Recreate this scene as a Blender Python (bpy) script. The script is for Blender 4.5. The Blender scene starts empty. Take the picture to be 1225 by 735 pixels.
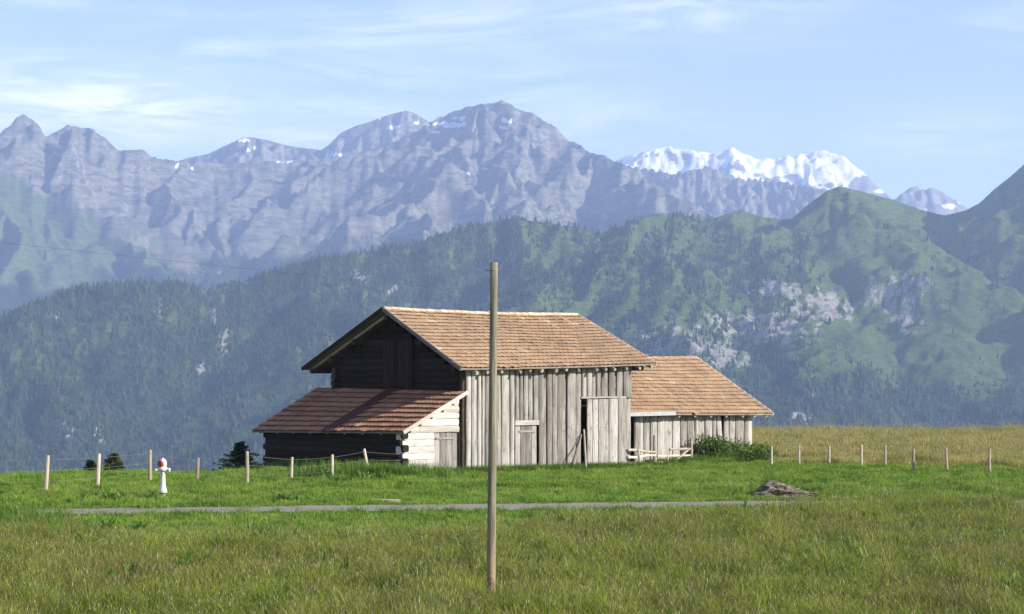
import bpy, math, random
import numpy as np
from mathutils import Vector, Matrix, Euler

random.seed(7)
rng = np.random.default_rng(7)
R = math.radians
SC = bpy.context.scene
COL = SC.collection

# ------------------------------------------------------------------ camera
# photograph frame 1225 x 735; F focal length in photo pixels, HZ row of the horizon, H eye height
F, HZ, H = 2136.0, 440.0, 4.07
cam_d = bpy.data.cameras.new('camera')
cam_d.sensor_width = 36.0
cam_d.lens = F / 1225 * 36.0
cam_d.shift_y = (HZ - 367.5) / 1225
cam_d.clip_start = 0.5
cam_d.clip_end = 60000
cam = bpy.data.objects.new('camera', cam_d)
COL.objects.link(cam)
cam.location = (0, 0, H)
cam.rotation_euler = (R(90), 0, 0)
SC.camera = cam

def at(px, py, D):
    return Vector(((px - 612.5) / F * D, D, H - (py - HZ) / F * D))

# ------------------------------------------------------------------ light
SUN_EL, SUN_AZ = 26.0, 112.0          # azimuth clockwise from the view direction
SC.view_settings.view_transform = 'Standard'
SC.view_settings.look = 'None'
SC.view_settings.exposure = 0.9
SC.view_settings.gamma = 1.0
SC.cycles.use_denoising = True
SC.cycles.max_bounces = 6
SC.cycles.transparent_max_bounces = 8
SC.cycles.volume_bounces = 1

sd = bpy.data.lights.new('sun', 'SUN')
sd.energy = 5.0
sd.angle = R(0.53)
sd.color = (1.0, 0.93, 0.82)
sun = bpy.data.objects.new('sun', sd)
COL.objects.link(sun)
_s = Vector((math.sin(R(SUN_AZ)) * math.cos(R(SUN_EL)), math.cos(R(SUN_AZ)) * math.cos(R(SUN_EL)), math.sin(R(SUN_EL))))
sun.rotation_euler = _s.to_track_quat('Z', 'Y').to_euler()
sun.location = (60, -20, 60)

# ------------------------------------------------------------------ node helper
class NT:
    def __init__(self, tree):
        self.t = tree; self.L = tree.links
    def n(self, typ, ins=None, **props):
        nd = self.t.nodes.new(typ)
        for k, v in props.items():
            setattr(nd, k, v)
        for k, v in (ins or {}).items():
            s = nd.inputs[k]
            if isinstance(v, bpy.types.NodeSocket):
                self.L.new(v, s)
            elif isinstance(v, bpy.types.Node):
                self.L.new(v.outputs[0], s)
            else:
                if isinstance(v, (tuple, list)) and len(v) == 3 and s.type == 'RGBA':
                    v = (*v, 1)
                s.default_value = v
        return nd
    def math(self, op, a, b=0.0, c=None, clamp=False):
        ins = {0: a, 1: b}
        if c is not None: ins[2] = c
        nd = self.n('ShaderNodeMath', ins, operation=op); nd.use_clamp = clamp
        return nd.outputs[0]
    def mix(self, f, a, b, blend='MIX'):
        nd = self.n('ShaderNodeMix', {0: f, 6: a, 7: b}, data_type='RGBA', blend_type=blend)
        return nd.outputs[2]
    def ramp(self, f, lo, hi):
        nd = self.n('ShaderNodeMapRange', {0: f, 1: lo, 2: hi, 3: 0.0, 4: 1.0}, interpolation_type='SMOOTHSTEP')
        return nd.outputs[0]
    def noise(self, vec, scale, detail=4.0, rough=0.55, dist=0.0, out=0):
        nd = self.n('ShaderNodeTexNoise', {'Vector': vec, 'Scale': scale, 'Detail': detail, 'Roughness': rough, 'Distortion': dist})
        return nd.outputs[out]
    def scale(self, vec, xyz, loc=(0, 0, 0)):
        return self.n('ShaderNodeMapping', {'Vector': vec, 'Scale': xyz, 'Location': loc}).outputs[0]
    def attr(self, name, typ='GEOMETRY'):
        return self.n('ShaderNodeAttribute', attribute_name=name, attribute_type=typ)

# ------------------------------------------------------------------ world
world = bpy.data.worlds.new('World'); SC.world = world; world.use_nodes = True
world.node_tree.nodes.clear()
w = NT(world.node_tree)
sky = w.n('ShaderNodeTexSky', sky_type='NISHITA')
sky.sun_disc = False
sky.sun_elevation = R(SUN_EL); sky.sun_rotation = R(SUN_AZ)
sky.altitude = 1500; sky.air_density = 1.0; sky.dust_density = 0.4; sky.ozone_density = 2.5
tc = w.n('ShaderNodeTexCoord').outputs['Generated']
sep = w.n('ShaderNodeSeparateXYZ', {0: tc})
el = w.math('MAXIMUM', sep.outputs[2], 0.02)
az = w.n('ShaderNodeMath', {0: sep.outputs[0], 1: sep.outputs[1]}, operation='ARCTAN2').outputs[0]
cv = w.n('ShaderNodeCombineXYZ', {0: az, 1: el, 2: 0.0}).outputs[0]
n1 = w.noise(w.scale(cv, (6.0, 34.0, 1), (0.4, 0.9, 0)), 1.0, 8, 0.60, 0.9)
n2 = w.noise(w.scale(cv, (3.0, 9.0, 1), (2.3, 0.35, 0)), 1.0, 4, 0.5, 0.4)
n3 = w.noise(w.scale(cv, (14.0, 85.0, 1), (1.4, 2.9, 0)), 1.0, 8, 0.62, 1.2)
cl = w.math('MULTIPLY', w.ramp(n1, 0.40, 0.92), w.ramp(n2, 0.36, 0.66))
# the long pale bank low over the mountains on the left
def bank(a0, e0, wa, we, amt):
    da = w.math('DIVIDE', w.math('SUBTRACT', az, a0), wa)
    de = w.math('DIVIDE', w.math('SUBTRACT', el, e0), we)
    de = w.math('ADD', de, w.math('MULTIPLY', w.math('SUBTRACT', n1, 0.5), 1.6))
    d2 = w.math('ADD', w.math('MULTIPLY', da, da), w.math('MULTIPLY', de, de))
    return w.math('MULTIPLY', w.math('EXPONENT', w.math('MULTIPLY', d2, -1.0)), w.math('MULTIPLY', w.math('MULTIPLY_ADD', w.ramp(n3, 0.36, 0.64), 0.75, 0.25), amt))
cl = w.math('MAXIMUM', cl, bank(-0.235, 0.142, 0.085, 0.018, 0.95))
cl = w.math('MAXIMUM', cl, bank(-0.10, 0.132, 0.06, 0.012, 0.55))
cl = w.math('MAXIMUM', cl, bank(0.09, 0.195, 0.09, 0.014, 0.35))
cl = w.math('MAXIMUM', cl, bank(0.235, 0.125, 0.05, 0.012, 0.30))
cl = w.math('MULTIPLY', cl, 0.8, clamp=True)
skyc = w.mix(cl, w.mix(1.0, sky.outputs[0], (1.16, 1.00, 1.00), 'MULTIPLY'), (9.4, 9.0, 9.6))
bg = w.n('ShaderNodeBackground', {0: skyc, 1: 0.130})
w.L.new(bg.outputs[0], w.n('ShaderNodeOutputWorld').inputs[0])

# ------------------------------------------------------------------ materials
def material(name):
    m = bpy.data.materials.new(name); m.use_nodes = True
    m.node_tree.nodes.clear()
    nt = NT(m.node_tree)
    out = nt.n('ShaderNodeOutputMaterial')
    return m, nt, out

def principled(nt, out, col, rough=0.85, bump=None, spec=0.25, metal=0.0):
    b = nt.n('ShaderNodeBsdfPrincipled', {'Base Color': col, 'Roughness': rough, 'Specular IOR Level': spec, 'Metallic': metal})
    if bump is not None:
        h, strength, dist = bump
        bn = nt.n('ShaderNodeBump', {'Height': h, 'Strength': strength, 'Distance': dist})
        nt.L.new(bn.outputs[0], b.inputs['Normal'])
    nt.L.new(b.outputs[0], out.inputs[0])
    return b

def wood(name, dark, light, axis='z', streak=1.0, weather=0.5):
    """grain along one axis of the object, every piece shifted and toned by its own random number"""
    m, nt, out = material(name)
    oi = nt.n('ShaderNodeObjectInfo')
    co = nt.n('ShaderNodeTexCoord').outputs['Object']
    off = nt.n('ShaderNodeVectorMath', {0: co, 1: nt.n('ShaderNodeCombineXYZ', {0: nt.math('MULTIPLY', oi.outputs['Random'], 37.0), 1: nt.math('MULTIPLY', oi.outputs['Random'], 11.0), 2: nt.math('MULTIPLY', oi.outputs['Random'], 23.0)})}).outputs[0]
    s = {'x': (0.9, 14, 14), 'y': (14, 0.9, 14), 'z': (14, 14, 0.9)}[axis]
    g = nt.noise(nt.scale(off, s), 1.4 * streak, 6, 0.62, 0.4)
    big = nt.noise(nt.scale(off, tuple(0.25 * a if a > 2 else a for a in s)), 0.9, 3, 0.5)
    tone = nt.math('ADD', nt.math('MULTIPLY', g, 0.55), nt.math('MULTIPLY', big, 0.3))
    tone = nt.math('ADD', tone, nt.math('MULTIPLY', nt.math('SUBTRACT', oi.outputs['Random'], 0.5), 0.24))
    c = nt.mix(nt.ramp(tone, 0.22, 0.66), dark, light)
    spots = nt.ramp(nt.noise(off, 3.2, 5, 0.6), 0.56, 0.74)
    c = nt.mix(nt.math('MULTIPLY', spots, weather), c, tuple(0.45 * a for a in dark))
    knots = nt.n('ShaderNodeTexVoronoi', {'Vector': nt.scale(off, tuple(3.2 if a > 2 else 2.4 for a in s)), 'Scale': 1.0}).outputs[0]
    c = nt.mix(nt.math('MULTIPLY', nt.ramp(knots, 0.16, 0.05), 0.6), c, tuple(0.5 * a for a in dark))
    principled(nt, out, c, 0.9, (g, 0.5, 0.02), 0.08)
    return m

def plain(name, col, rough=0.7, var=0.25, scale=6.0, metal=0.0, spec=0.3, bump=0.2):
    m, nt, out = material(name)
    co = nt.n('ShaderNodeTexCoord').outputs['Object']
    g = nt.noise(co, scale, 5, 0.6)
    c = nt.mix(nt.ramp(g, 0.3, 0.72), tuple(a * (1 - var) for a in col), tuple(min(1, a * (1 + var)) for a in col))
    principled(nt, out, c, rough, (g, bump, 0.01), spec, metal)
    return m

M_PLANK = wood('weathered_grey_plank', (0.145, 0.132, 0.114), (0.43, 0.408, 0.37), 'z', 1.0, 0.55)
M_PLANK_DIM = wood('weathered_dull_plank', (0.125, 0.114, 0.10), (0.34, 0.322, 0.292), 'z', 1.0, 0.65)
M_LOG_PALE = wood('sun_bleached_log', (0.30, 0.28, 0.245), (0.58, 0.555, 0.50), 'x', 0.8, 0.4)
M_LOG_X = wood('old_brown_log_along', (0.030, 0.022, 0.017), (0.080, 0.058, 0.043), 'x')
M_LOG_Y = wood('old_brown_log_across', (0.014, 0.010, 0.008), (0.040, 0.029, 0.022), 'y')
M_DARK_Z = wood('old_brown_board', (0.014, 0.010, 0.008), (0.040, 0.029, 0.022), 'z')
M_BEAM = wood('grey_roof_timber', (0.20, 0.17, 0.14), (0.46, 0.42, 0.37), 'y')
M_BEAM_X = wood('grey_eave_timber', (0.16, 0.13, 0.10), (0.38, 0.34, 0.29), 'x')
M_BARGE = wood('silvery_barge_board', (0.34, 0.32, 0.30), (0.62, 0.60, 0.57), 'y')
M_BARGE_SHADED = wood('shaded_barge_board', (0.10, 0.09, 0.085), (0.24, 0.225, 0.21), 'y')  # darker copy of the barge board, the gable's shade put into its colour
M_BEAM_PALE = wood('pale_lintel_timber', (0.26, 0.24, 0.21), (0.52, 0.49, 0.44), 'x')
M_POST = wood('pale_fence_wood', (0.26, 0.215, 0.155), (0.52, 0.445, 0.34), 'z')
M_POST_OLD = wood('old_fence_wood', (0.22, 0.18, 0.14), (0.46, 0.40, 0.32), 'z')
M_RAIL = wood('rail_wood', (0.28, 0.245, 0.19), (0.58, 0.53, 0.44), 'x')
M_FASCIA = plain('grey_sheet_fascia', (0.30, 0.305, 0.32), 0.5, 0.12, 3.0)
M_MAROON = plain('maroon_sheet', (0.085, 0.026, 0.024), 0.6, 0.2, 3.0)
M_WIRE = plain('fence_wire_metal', (0.20, 0.19, 0.18), 0.6, 0.1)
M_CABLE = plain('black_cable', (0.055, 0.05, 0.05), 0.6, 0.1)
M_WHITE = plain('white_enamel', (0.52, 0.51, 0.47), 0.45, 0.06, 9.0, bump=0.05)
M_RED = plain('red_enamel', (0.30, 0.032, 0.03), 0.5, 0.2, 9.0, bump=0.05)
M_PIPE = plain('rusty_foot', (0.33, 0.23, 0.14), 0.8, 0.3, 12.0)
M_SOIL = plain('bare_soil', (0.10, 0.072, 0.045), 0.95, 0.4, 5.0)

def tile_material(name, c1, c2, c3):
    m, nt, out = material(name)
    tone = nt.attr('tone').outputs['Fac']
    co = nt.n('ShaderNodeTexCoord').outputs['Object']
    g = nt.noise(co, 9.0, 5, 0.65)
    c = nt.mix(nt.ramp(tone, 0.05, 0.8), c1, c2)
    c = nt.mix(nt.ramp(tone, 0.86, 0.97), c, c3)
    lich = nt.ramp(nt.noise(co, 2.1, 6, 0.66), 0.50, 0.72)
    c = nt.mix(nt.math('MULTIPLY', lich, 0.45), c, (0.36, 0.30, 0.20))
    st_ = nt.ramp(nt.noise(nt.scale(co, (1.0, 0.45, 0.45)), 0.9, 5, 0.65), 0.48, 0.70)
    c = nt.mix(nt.math('MULTIPLY', st_, 0.55), c, (0.20, 0.15, 0.095))
    c = nt.mix(nt.math('MULTIPLY', nt.ramp(g, 0.5, 0.75), 0.5), c, (0.16, 0.095, 0.06))
    principled(nt, out, c, 0.85, (g, 0.5, 0.01))
    return m
M_TILE = tile_material('clay_roof_tile', (0.285, 0.180, 0.105), (0.425, 0.285, 0.172), (0.52, 0.40, 0.27))
M_TILE_RED = tile_material('red_clay_roof_tile', (0.17, 0.074, 0.044), (0.34, 0.165, 0.095), (0.44, 0.27, 0.18))
M_RIDGE = tile_material('ridge_tile', (0.46, 0.33, 0.22), (0.58, 0.44, 0.31), (0.62, 0.52, 0.40))

# ------------------------------------------------------------------ mesh helpers
class MB:
    def __init__(self):
        self.v, self.f, self.tone = [], [], []
    def add(self, vs, fs, tone=0.5):
        b = len(self.v)
        self.v += [tuple(p) for p in vs]
        self.f += [tuple(i + b for i in f) for f in fs]
        self.tone += [tone] * len(fs)
    def box(self, c, d, rot=None):
        m = rot or Matrix.Identity(3)
        vs = [Vector(c) + m @ Vector((sx * d[0] / 2, sy * d[1] / 2, sz * d[2] / 2)) for sx in (-1, 1) for sy in (-1, 1) for sz in (-1, 1)]
        self.add(vs, [(0, 1, 3, 2), (4, 6, 7, 5), (0, 4, 5, 1), (2, 3, 7, 6), (0, 2, 6, 4), (1, 5, 7, 3)])
    def slab(self, a, b, c, d, n, t):
        """quad a b c d with thickness t below along -n"""
        n = Vector(n).normalized() * t
        top = [Vector(p) for p in (a, b, c, d)]; bot = [p - n for p in top]
        self.add(top + bot, [(0, 1, 2, 3), (7, 6, 5, 4), (0, 4, 5, 1), (1, 5, 6, 2), (2, 6, 7, 3), (3, 7, 4, 0)])
    def tube(self, pts, rad, seg=8, cap=True, squash=None):
        pts = [Vector(p) for p in pts]
        rad = rad if isinstance(rad, (list, tuple)) else [rad] * len(pts)
        vs, fs = [], []
        up = Vector((0, 0, 1))
        for i, p in enumerate(pts):
            t = (pts[min(i + 1, len(pts) - 1)] - pts[max(i - 1, 0)]).normalized()
            ref = up if abs(t.z) < 0.95 else Vector((1, 0, 0))
            a = t.cross(ref).normalized(); b = a.cross(t).normalized()
            for k in range(seg):
                q = 2 * math.pi * k / seg
                ca, sa = math.cos(q), math.sin(q)
                if squash:
                    e = squash
                    ca = math.copysign(abs(ca) ** e, ca); sa = math.copysign(abs(sa) ** e, sa)
                vs.append(p + (a * ca + b * sa) * rad[i])
        for i in range(len(pts) - 1):
            for k in range(seg):
                k2 = (k + 1) % seg
                fs.append((i * seg + k, i * seg + k2, (i + 1) * seg + k2, (i + 1) * seg + k))
        if cap:
            fs.append(tuple(range(seg - 1, -1, -1)))
            e = (len(pts) - 1) * seg
            fs.append(tuple(range(e, e + seg)))
        self.add(vs, fs)
    def lathe(self, prof, seg=14, c=(0, 0, 0)):
        vs = [(c[0] + r * math.cos(2 * math.pi * k / seg), c[1] + r * math.sin(2 * math.pi * k / seg), c[2] + z) for r, z in prof for k in range(seg)]
        fs = []
        for i in range(len(prof) - 1):
            for k in range(seg):
                k2 = (k + 1) % seg
                fs.append((i * seg + k, i * seg + k2, (i + 1) * seg + k2, (i + 1) * seg + k))
        fs.append(tuple(range(seg - 1, -1, -1)))
        e = (len(prof) - 1) * seg
        fs.append(tuple(range(e, e + seg)))
        self.add(vs, fs)
    def build(self, name, mat, parent=None, smooth=False, centre=True, tone=False):
        vs = np.array(self.v, dtype=float)
        c = np.zeros(3)
        if centre:
            c = (vs.min(0) + vs.max(0)) / 2
            if parent is None: c[2] = vs[:, 2].min()
        me = bpy.data.meshes.new(name)
        me.from_pydata((vs - c).tolist(), [], self.f)
        if smooth:
            me.polygons.foreach_set('use_smooth', [True] * len(me.polygons))
        if tone:
            a = me.attributes.new('tone', 'FLOAT', 'FACE'); a.data.foreach_set('value', self.tone)
        for m in (mat if isinstance(mat, list) else [mat]):
            me.materials.append(m)
        o = bpy.data.objects.new(name, me); COL.objects.link(o)
        o.location = c
        if parent: o.parent = parent
        return o

def grid_mesh(name, X, Y, Z, mat, attrs=None, kind='structure'):
    n, m = X.shape
    co = np.stack([X, Y, Z], -1).reshape(-1, 3).astype(np.float32)
    idx = np.arange(n * m).reshape(n, m)
    q = np.stack([idx[:-1, :-1], idx[1:, :-1], idx[1:, 1:], idx[:-1, 1:]], -1).reshape(-1, 4)
    me = bpy.data.meshes.new(name)
    me.vertices.add(len(co)); me.vertices.foreach_set('co', co.ravel())
    me.loops.add(q.size); me.loops.foreach_set('vertex_index', q.ravel().astype(np.int32))
    me.polygons.add(len(q)); me.polygons.foreach_set('loop_start', (np.arange(len(q)) * 4).astype(np.int32))
    me.update(calc_edges=True)
    me.polygons.foreach_set('use_smooth', np.ones(len(q), dtype=bool))
    for k, a in (attrs or {}).items():
        at_ = me.attributes.new(k, 'FLOAT', 'POINT'); at_.data.foreach_set('value', a.reshape(-1).astype(np.float32))
    me.materials.append(mat)
    me.validate(); me.update()
    o = bpy.data.objects.new(name, me); COL.objects.link(o)
    o['kind'] = kind
    return o

def thing(name, label, cat, loc=(0, 0, 0), rz=0.0, group=None):
    o = bpy.data.objects.new(name, None); COL.objects.link(o)
    o.location = loc; o.rotation_euler = (0, 0, rz)
    o.empty_display_size = 0.3
    o['label'] = label; o['category'] = cat
    if group: o['group'] = group
    return o

def tag(o, label, cat, group=None):
    o['label'] = label; o['category'] = cat
    if group: o['group'] = group
    return o

# ------------------------------------------------------------------ noise
def perlin(x, y, seed=0):
    r = np.random.default_rng(seed)
    perm = r.permutation(512); perm = np.concatenate([perm, perm])
    ang = r.random(512) * 2 * np.pi
    gx, gy = np.cos(ang), np.sin(ang)
    xi = np.floor(x).astype(int); yi = np.floor(y).astype(int)
    xf, yf = x - xi, y - yi
    u = xf ** 3 * (xf * (xf * 6 - 15) + 10); v = yf ** 3 * (yf * (yf * 6 - 15) + 10)
    def g(ix, iy, dx, dy):
        h = perm[(perm[ix % 512] + iy) % 512] % 512
        return gx[h] * dx + gy[h] * dy
    a = g(xi, yi, xf, yf); b = g(xi + 1, yi, xf - 1, yf)
    c = g(xi, yi + 1, xf, yf - 1); d = g(xi + 1, yi + 1, xf - 1, yf - 1)
    return ((a + u * (b - a)) * (1 - v) + (c + u * (d - c)) * v) * 1.5

def fbm(x, y, oct=5, seed=0, gain=0.5):
    s, a = 0, 1.0
    for i in range(oct):
        s = s + a * perlin(x * 2 ** i + 13.7 * i, y * 2 ** i + 7.1 * i, seed + i); a *= gain
    return s

def ridged(x, y, oct=5, seed=0, gain=0.5):
    s, a, wt = 0, 1.0, 1.0
    for i in range(oct):
        n = (1 - np.abs(perlin(x * 2 ** i + 3.1 * i, y * 2 ** i + 9.2 * i, seed + i))) ** 2
        s = s + a * n * wt; wt = np.clip(n * 1.4, 0, 1); a *= gain
    return s

def sstep(x, a, b):
    t = np.clip((x - a) / (b - a), 0, 1); return t * t * (3 - 2 * t)

# ------------------------------------------------------------------ ground
def ground_z(x, y):
    x = np.asarray(x, float); y = np.asarray(y, float)
    px = 612.5 + F * x / np.maximum(y, 8.0)
    px = np.clip(px, -1500, 2700)
    Dc = np.interp(px, [0, 260, 330, 470, 620, 800, 960, 1225], [65, 66.5, 69, 84, 96, 104, 108, 108])
    s = np.maximum(0, y - Dc)
    z = -0.35 * (np.sqrt(s * s + 25.0 ** 2) - 25.0)
    z = np.maximum(z, -640 + 20 * perlin(x / 900, y / 900, 5))
    lawn = sstep(y, 54, 58) * (1 - sstep(y, 70, 80))
    b = 0.10 * fbm(x / 6.5, y / 5.0, 3, 21) * (0.35 + 0.65 * lawn)
    b = b + lawn * (0.045 + 0.075 * sstep(px, 820, 1000)) * fbm(x / 2.3, y / 2.0, 3, 25)
    b = b + 0.05 * fbm(x / 1.5, y / 1.3, 3, 27) * (1 - sstep(y, 46, 52)) * sstep(y, 20, 24)
    # level shelf for the track and the buildings
    rd = np.abs(y - road_y(x))
    b = b * (0.15 + 0.85 * sstep(rd, 1.2, 3.5))
    b = b + 0.16 * sstep(px, 930, 1080) * np.exp(-((y - 60.5) / 4.0) ** 2)
    b = b + 0.05 * np.exp(-((y - 66.0) / 3.0) ** 2) * np.exp(-((px - 420) / 90.0) ** 2)
    bz = -0.13 * np.exp(-((px - 640) / 170.0) ** 4) * sstep(y, 65, 70) - 0.14 * np.exp(-((px - 760) / 60.0) ** 2) * sstep(y, 72, 76)
    near = 1 - sstep(y, 110, 200)
    return z + (b + bz) * near

def road_y(x):
    return np.interp(x, [-60, -16, -11, -6, 0, 4, 7.5, 14, 60], [44.0, 49.2, 50.3, 51.2, 51.9, 52.5, 53.0, 53.2, 51.0])

xs = np.concatenate([-np.geomspace(7500, 36, 46), np.linspace(-35, 35, 220), np.geomspace(36, 7500, 46)])
ys = np.concatenate([np.linspace(-260, -6, 14), np.linspace(0, 26, 20), np.linspace(26.5, 118, 300), np.geomspace(120, 13500, 56)])
GX, GY = np.meshgrid(xs, ys, indexing='ij')
GZ = ground_z(GX, GY)

m_ground, nt, out = material('meadow_earth')
pos = nt.n('ShaderNodeNewGeometry').outputs['Position']
g1 = nt.noise(pos, 0.45, 5, 0.6); g2 = nt.noise(pos, 7.0, 4, 0.6)
c = nt.mix(nt.ramp(g1, 0.35, 0.65), (0.085, 0.140, 0.016), (0.120, 0.165, 0.026))
c = nt.mix(nt.ramp(g2, 0.45, 0.75), c, (0.045, 0.060, 0.016))
yy = nt.n('ShaderNodeSeparateXYZ', {0: pos}).outputs[1]
c = nt.mix(nt.ramp(yy, 400.0, 1500.0), c, (0.035, 0.055, 0.020))
principled(nt, out, c, 0.95, (g2, 0.6, 0.05), 0.1)
grid_mesh('ground', GX, GY, GZ, m_ground)

# gravel track
m_road, nt, out = material('track_gravel')
pos = nt.n('ShaderNodeNewGeometry').outputs['Position']
g1 = nt.noise(pos, 1.1, 5, 0.6); g2 = nt.noise(pos, 22.0, 4, 0.7)
c = nt.mix(g1, (0.185, 0.165, 0.135), (0.265, 0.24, 0.20))
c = nt.mix(nt.math('MULTIPLY', nt.ramp(g2, 0.5, 0.8), 0.6), c, (0.17, 0.15, 0.125))
c = nt.mix(nt.math('MULTIPLY', nt.ramp(nt.noise(pos, 0.7, 5, 0.7), 0.52, 0.62), 0.6), c, (0.10, 0.12, 0.04))
principled(nt, out, c, 0.95, (g2, 0.6, 0.02), 0.1)
rx = np.linspace(-40, 40, 320); rw = np.linspace(-1.2, 1.2, 9)
RX, RW = np.meshgrid(rx, rw, indexing='ij')
RY = road_y(RX) + RW * (1 + 0.06 * perlin(RX / 1.7, RW * 0, 3))
RZ = ground_z(RX, RY) + 0.03 - 0.02 * np.exp(-((np.abs(RW) - 0.7) / 0.3) ** 2)
grid_mesh('road', RX, RY, RZ, m_road)

# ------------------------------------------------------------------ mountains
class Range:
    """a range of real height and depth: crest line, spurs that run down from it, fall lines between them"""
    def __init__(self, prof, depth, base, k=0.75, spacing=420, drop=0.42, seed=1, noise=30.0, nscale=420.0,
                 px0=-140, px1=1365, step=2.2, rows=230, front=2600, back=700, extra=(), sub=True, lean=0.0, steep=1.0, rib=0.0, calm=None, quiet=None, jag=0.0):
        r = random.Random(seed)
        pp = np.array(prof, float)
        cols = np.arange(px0, px1, step)
        D = np.interp(cols, *np.array(depth, float).T)
        crest_py = np.interp(cols, pp[:, 0], pp[:, 1])
        if jag: crest_py = crest_py + jag * fbm(cols / 17.0, cols * 0 + seed, 5, seed + 5, 0.6)
        segs = []
        def W(px, py, d): return np.array(((px - 612.5) / F * d, d, H - (py - HZ) / F * d))
        sub_i = np.arange(0, len(cols), 4)
        cp = [W(cols[i], crest_py[i], D[i]) for i in sub_i]
        for a, b in zip(cp[:-1], cp[1:]): segs.append((a, b, k))
        def spur(p, ang, dr, length, level):
            n = max(2, int(length / 170)); q = np.array(p)
            for i in range(n):
                st = length / n
                ang2 = ang + r.uniform(-0.35, 0.35)
                d = dr * r.uniform(0.35, 1.65)
                nq = q + np.array((math.sin(ang2) * st, -math.cos(ang2) * st, -d * st))
                if nq[2] < base: break
                segs.append((q.copy(), nq, k * r.uniform(0.95, 1.35)))
                if level < 2 and sub:
                    for sgn in (-1, 1):
                        if r.random() < (0.75 if level == 0 else 0.4):
                            spur(nq, ang + sgn * r.uniform(0.55, 1.15), dr * r.uniform(1.1, 1.5), length * r.uniform(0.22, 0.4), level + 1)
                q = nq
        acc = 0.0; nxt = spacing * r.uniform(0.2, 0.8)
        for a, b in zip(cp[:-1], cp[1:]):
            acc += np.linalg.norm((b - a)[:2])
            if acc > nxt:
                nxt = acc + spacing * r.uniform(0.55, 1.45)
                if calm and calm[0] < 612.5 + F * b[0] / b[1] < calm[1] and r.random() < 0.75: continue
                spur(b - np.array((0, 0, 6.0)), lean + r.uniform(-0.5, 0.5), drop, front * r.uniform(0.55, 1.0), 0)
        for pts in extra:
            q = [W(*p) for p in pts]
            for a, b in zip(q[:-1], q[1:]):
                segs.append((a, b, k * 1.1))
                if sub:
                    for sgn in (-1, 1):
                        if r.random() < 0.8: spur(b, sgn * r.uniform(0.6, 1.1), drop * 1.3, front * 0.2, 1)
        # polar grid: one column per ray
        t = np.linspace(0, 1, rows)
        near = D[:, None] - front; far = D[:, None] + back
        DD = near + (far - near) * t[None, :]
        X = (cols[:, None] - 612.5) / F * DD; Y = DD
        wx = X + 0.22 * nscale * fbm(X / nscale, Y / nscale, 4, seed + 40); wy = Y + 0.22 * nscale * fbm(X / nscale + 50, Y / nscale, 4, seed + 60)
        Z = np.full(X.shape, float(base))
        for a, b, kk in segs:
            ex, ey = b[0] - a[0], b[1] - a[1]; l2 = ex * ex + ey * ey + 1e-6
            hw = max(a[2], b[2]) - base
            rad = hw / kk
            # only the columns the segment can reach
            tt = np.clip(((wx - a[0]) * ex + (wy - a[1]) * ey) / l2, 0, 1)
            d = np.hypot(wx - (a[0] + tt * ex), wy - (a[1] + tt * ey))
            Z = np.maximum(Z, a[2] + tt * (b[2] - a[2]) - kk * d ** steep)
        ribs = ridged(X / (nscale * 0.30) + 0.3 * fbm(X / nscale, Y / nscale, 2, seed + 7), Y / (nscale * 1.1), 4, seed + 120) - 0.9
        qt = 1.0 if quiet is None else 1 - quiet(612.5 + F * X / DD, HZ - (Z - H) / DD * F)
        hgt = np.clip((Z - base) / (Z.max() - base), 0, 1)
        Z = Z + noise * qt * (ridged(X / nscale, Y / nscale, 5, seed + 80) - 0.9) * (0.35 + 0.65 * hgt) + rib * qt * noise * ribs + 0.30 * noise * fbm(X / nscale * 5, Y / nscale * 5, 2, seed + 90)
        # bring the skyline to its profile
        for _ in range(7):
            e = (Z - H) / DD
            e[:, t > 0.97] = -9
            j = e.argmax(1); ii = np.arange(len(cols))
            zc, dc = Z[ii, j], DD[ii, j]
            want = (HZ - crest_py) / F * dc + H
            rt = (want - base) / np.maximum(zc - base, 1)
            rt = np.convolve(np.pad(rt, 3, mode='edge'), np.array([1, 2, 3, 4, 3, 2, 1] if jag else [0, 0, 1, 2, 1, 0, 0], float) / (16.0 if jag else 4.0), mode='valid')
            wgt = np.clip((Z - base) / np.maximum(zc - base, 1)[:, None], 0, 1) ** 3.2
            Z = Z + (Z - base) * (rt - 1)[:, None] * wgt
        self.X, self.Y, self.Z = X, Y, Z
        self.px = np.broadcast_to(cols[:, None], X.shape); self.py = HZ - (Z - H) / DD * F
        dzx = np.gradient(Z, axis=0) / np.gradient(X, axis=0)
        dzy = np.gradient(Z, axis=1) / np.gradient(Y, axis=1)
        self.slope = np.hypot(dzx, dzy); self.crest_py = crest_py
        self.below = self.py - crest_py[:, None]

def blob(rg, cx, cy, sx, sy, n=0.0, seed=0, ns=14.0):
    d = ((rg.px - cx) / sx) ** 2 + ((rg.py - cy) / sy) ** 2
    if n: d = d + n * fbm(rg.px / ns, rg.py / ns, 4, seed)
    return 1 - sstep(d, 0.4, 1.2)

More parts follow.
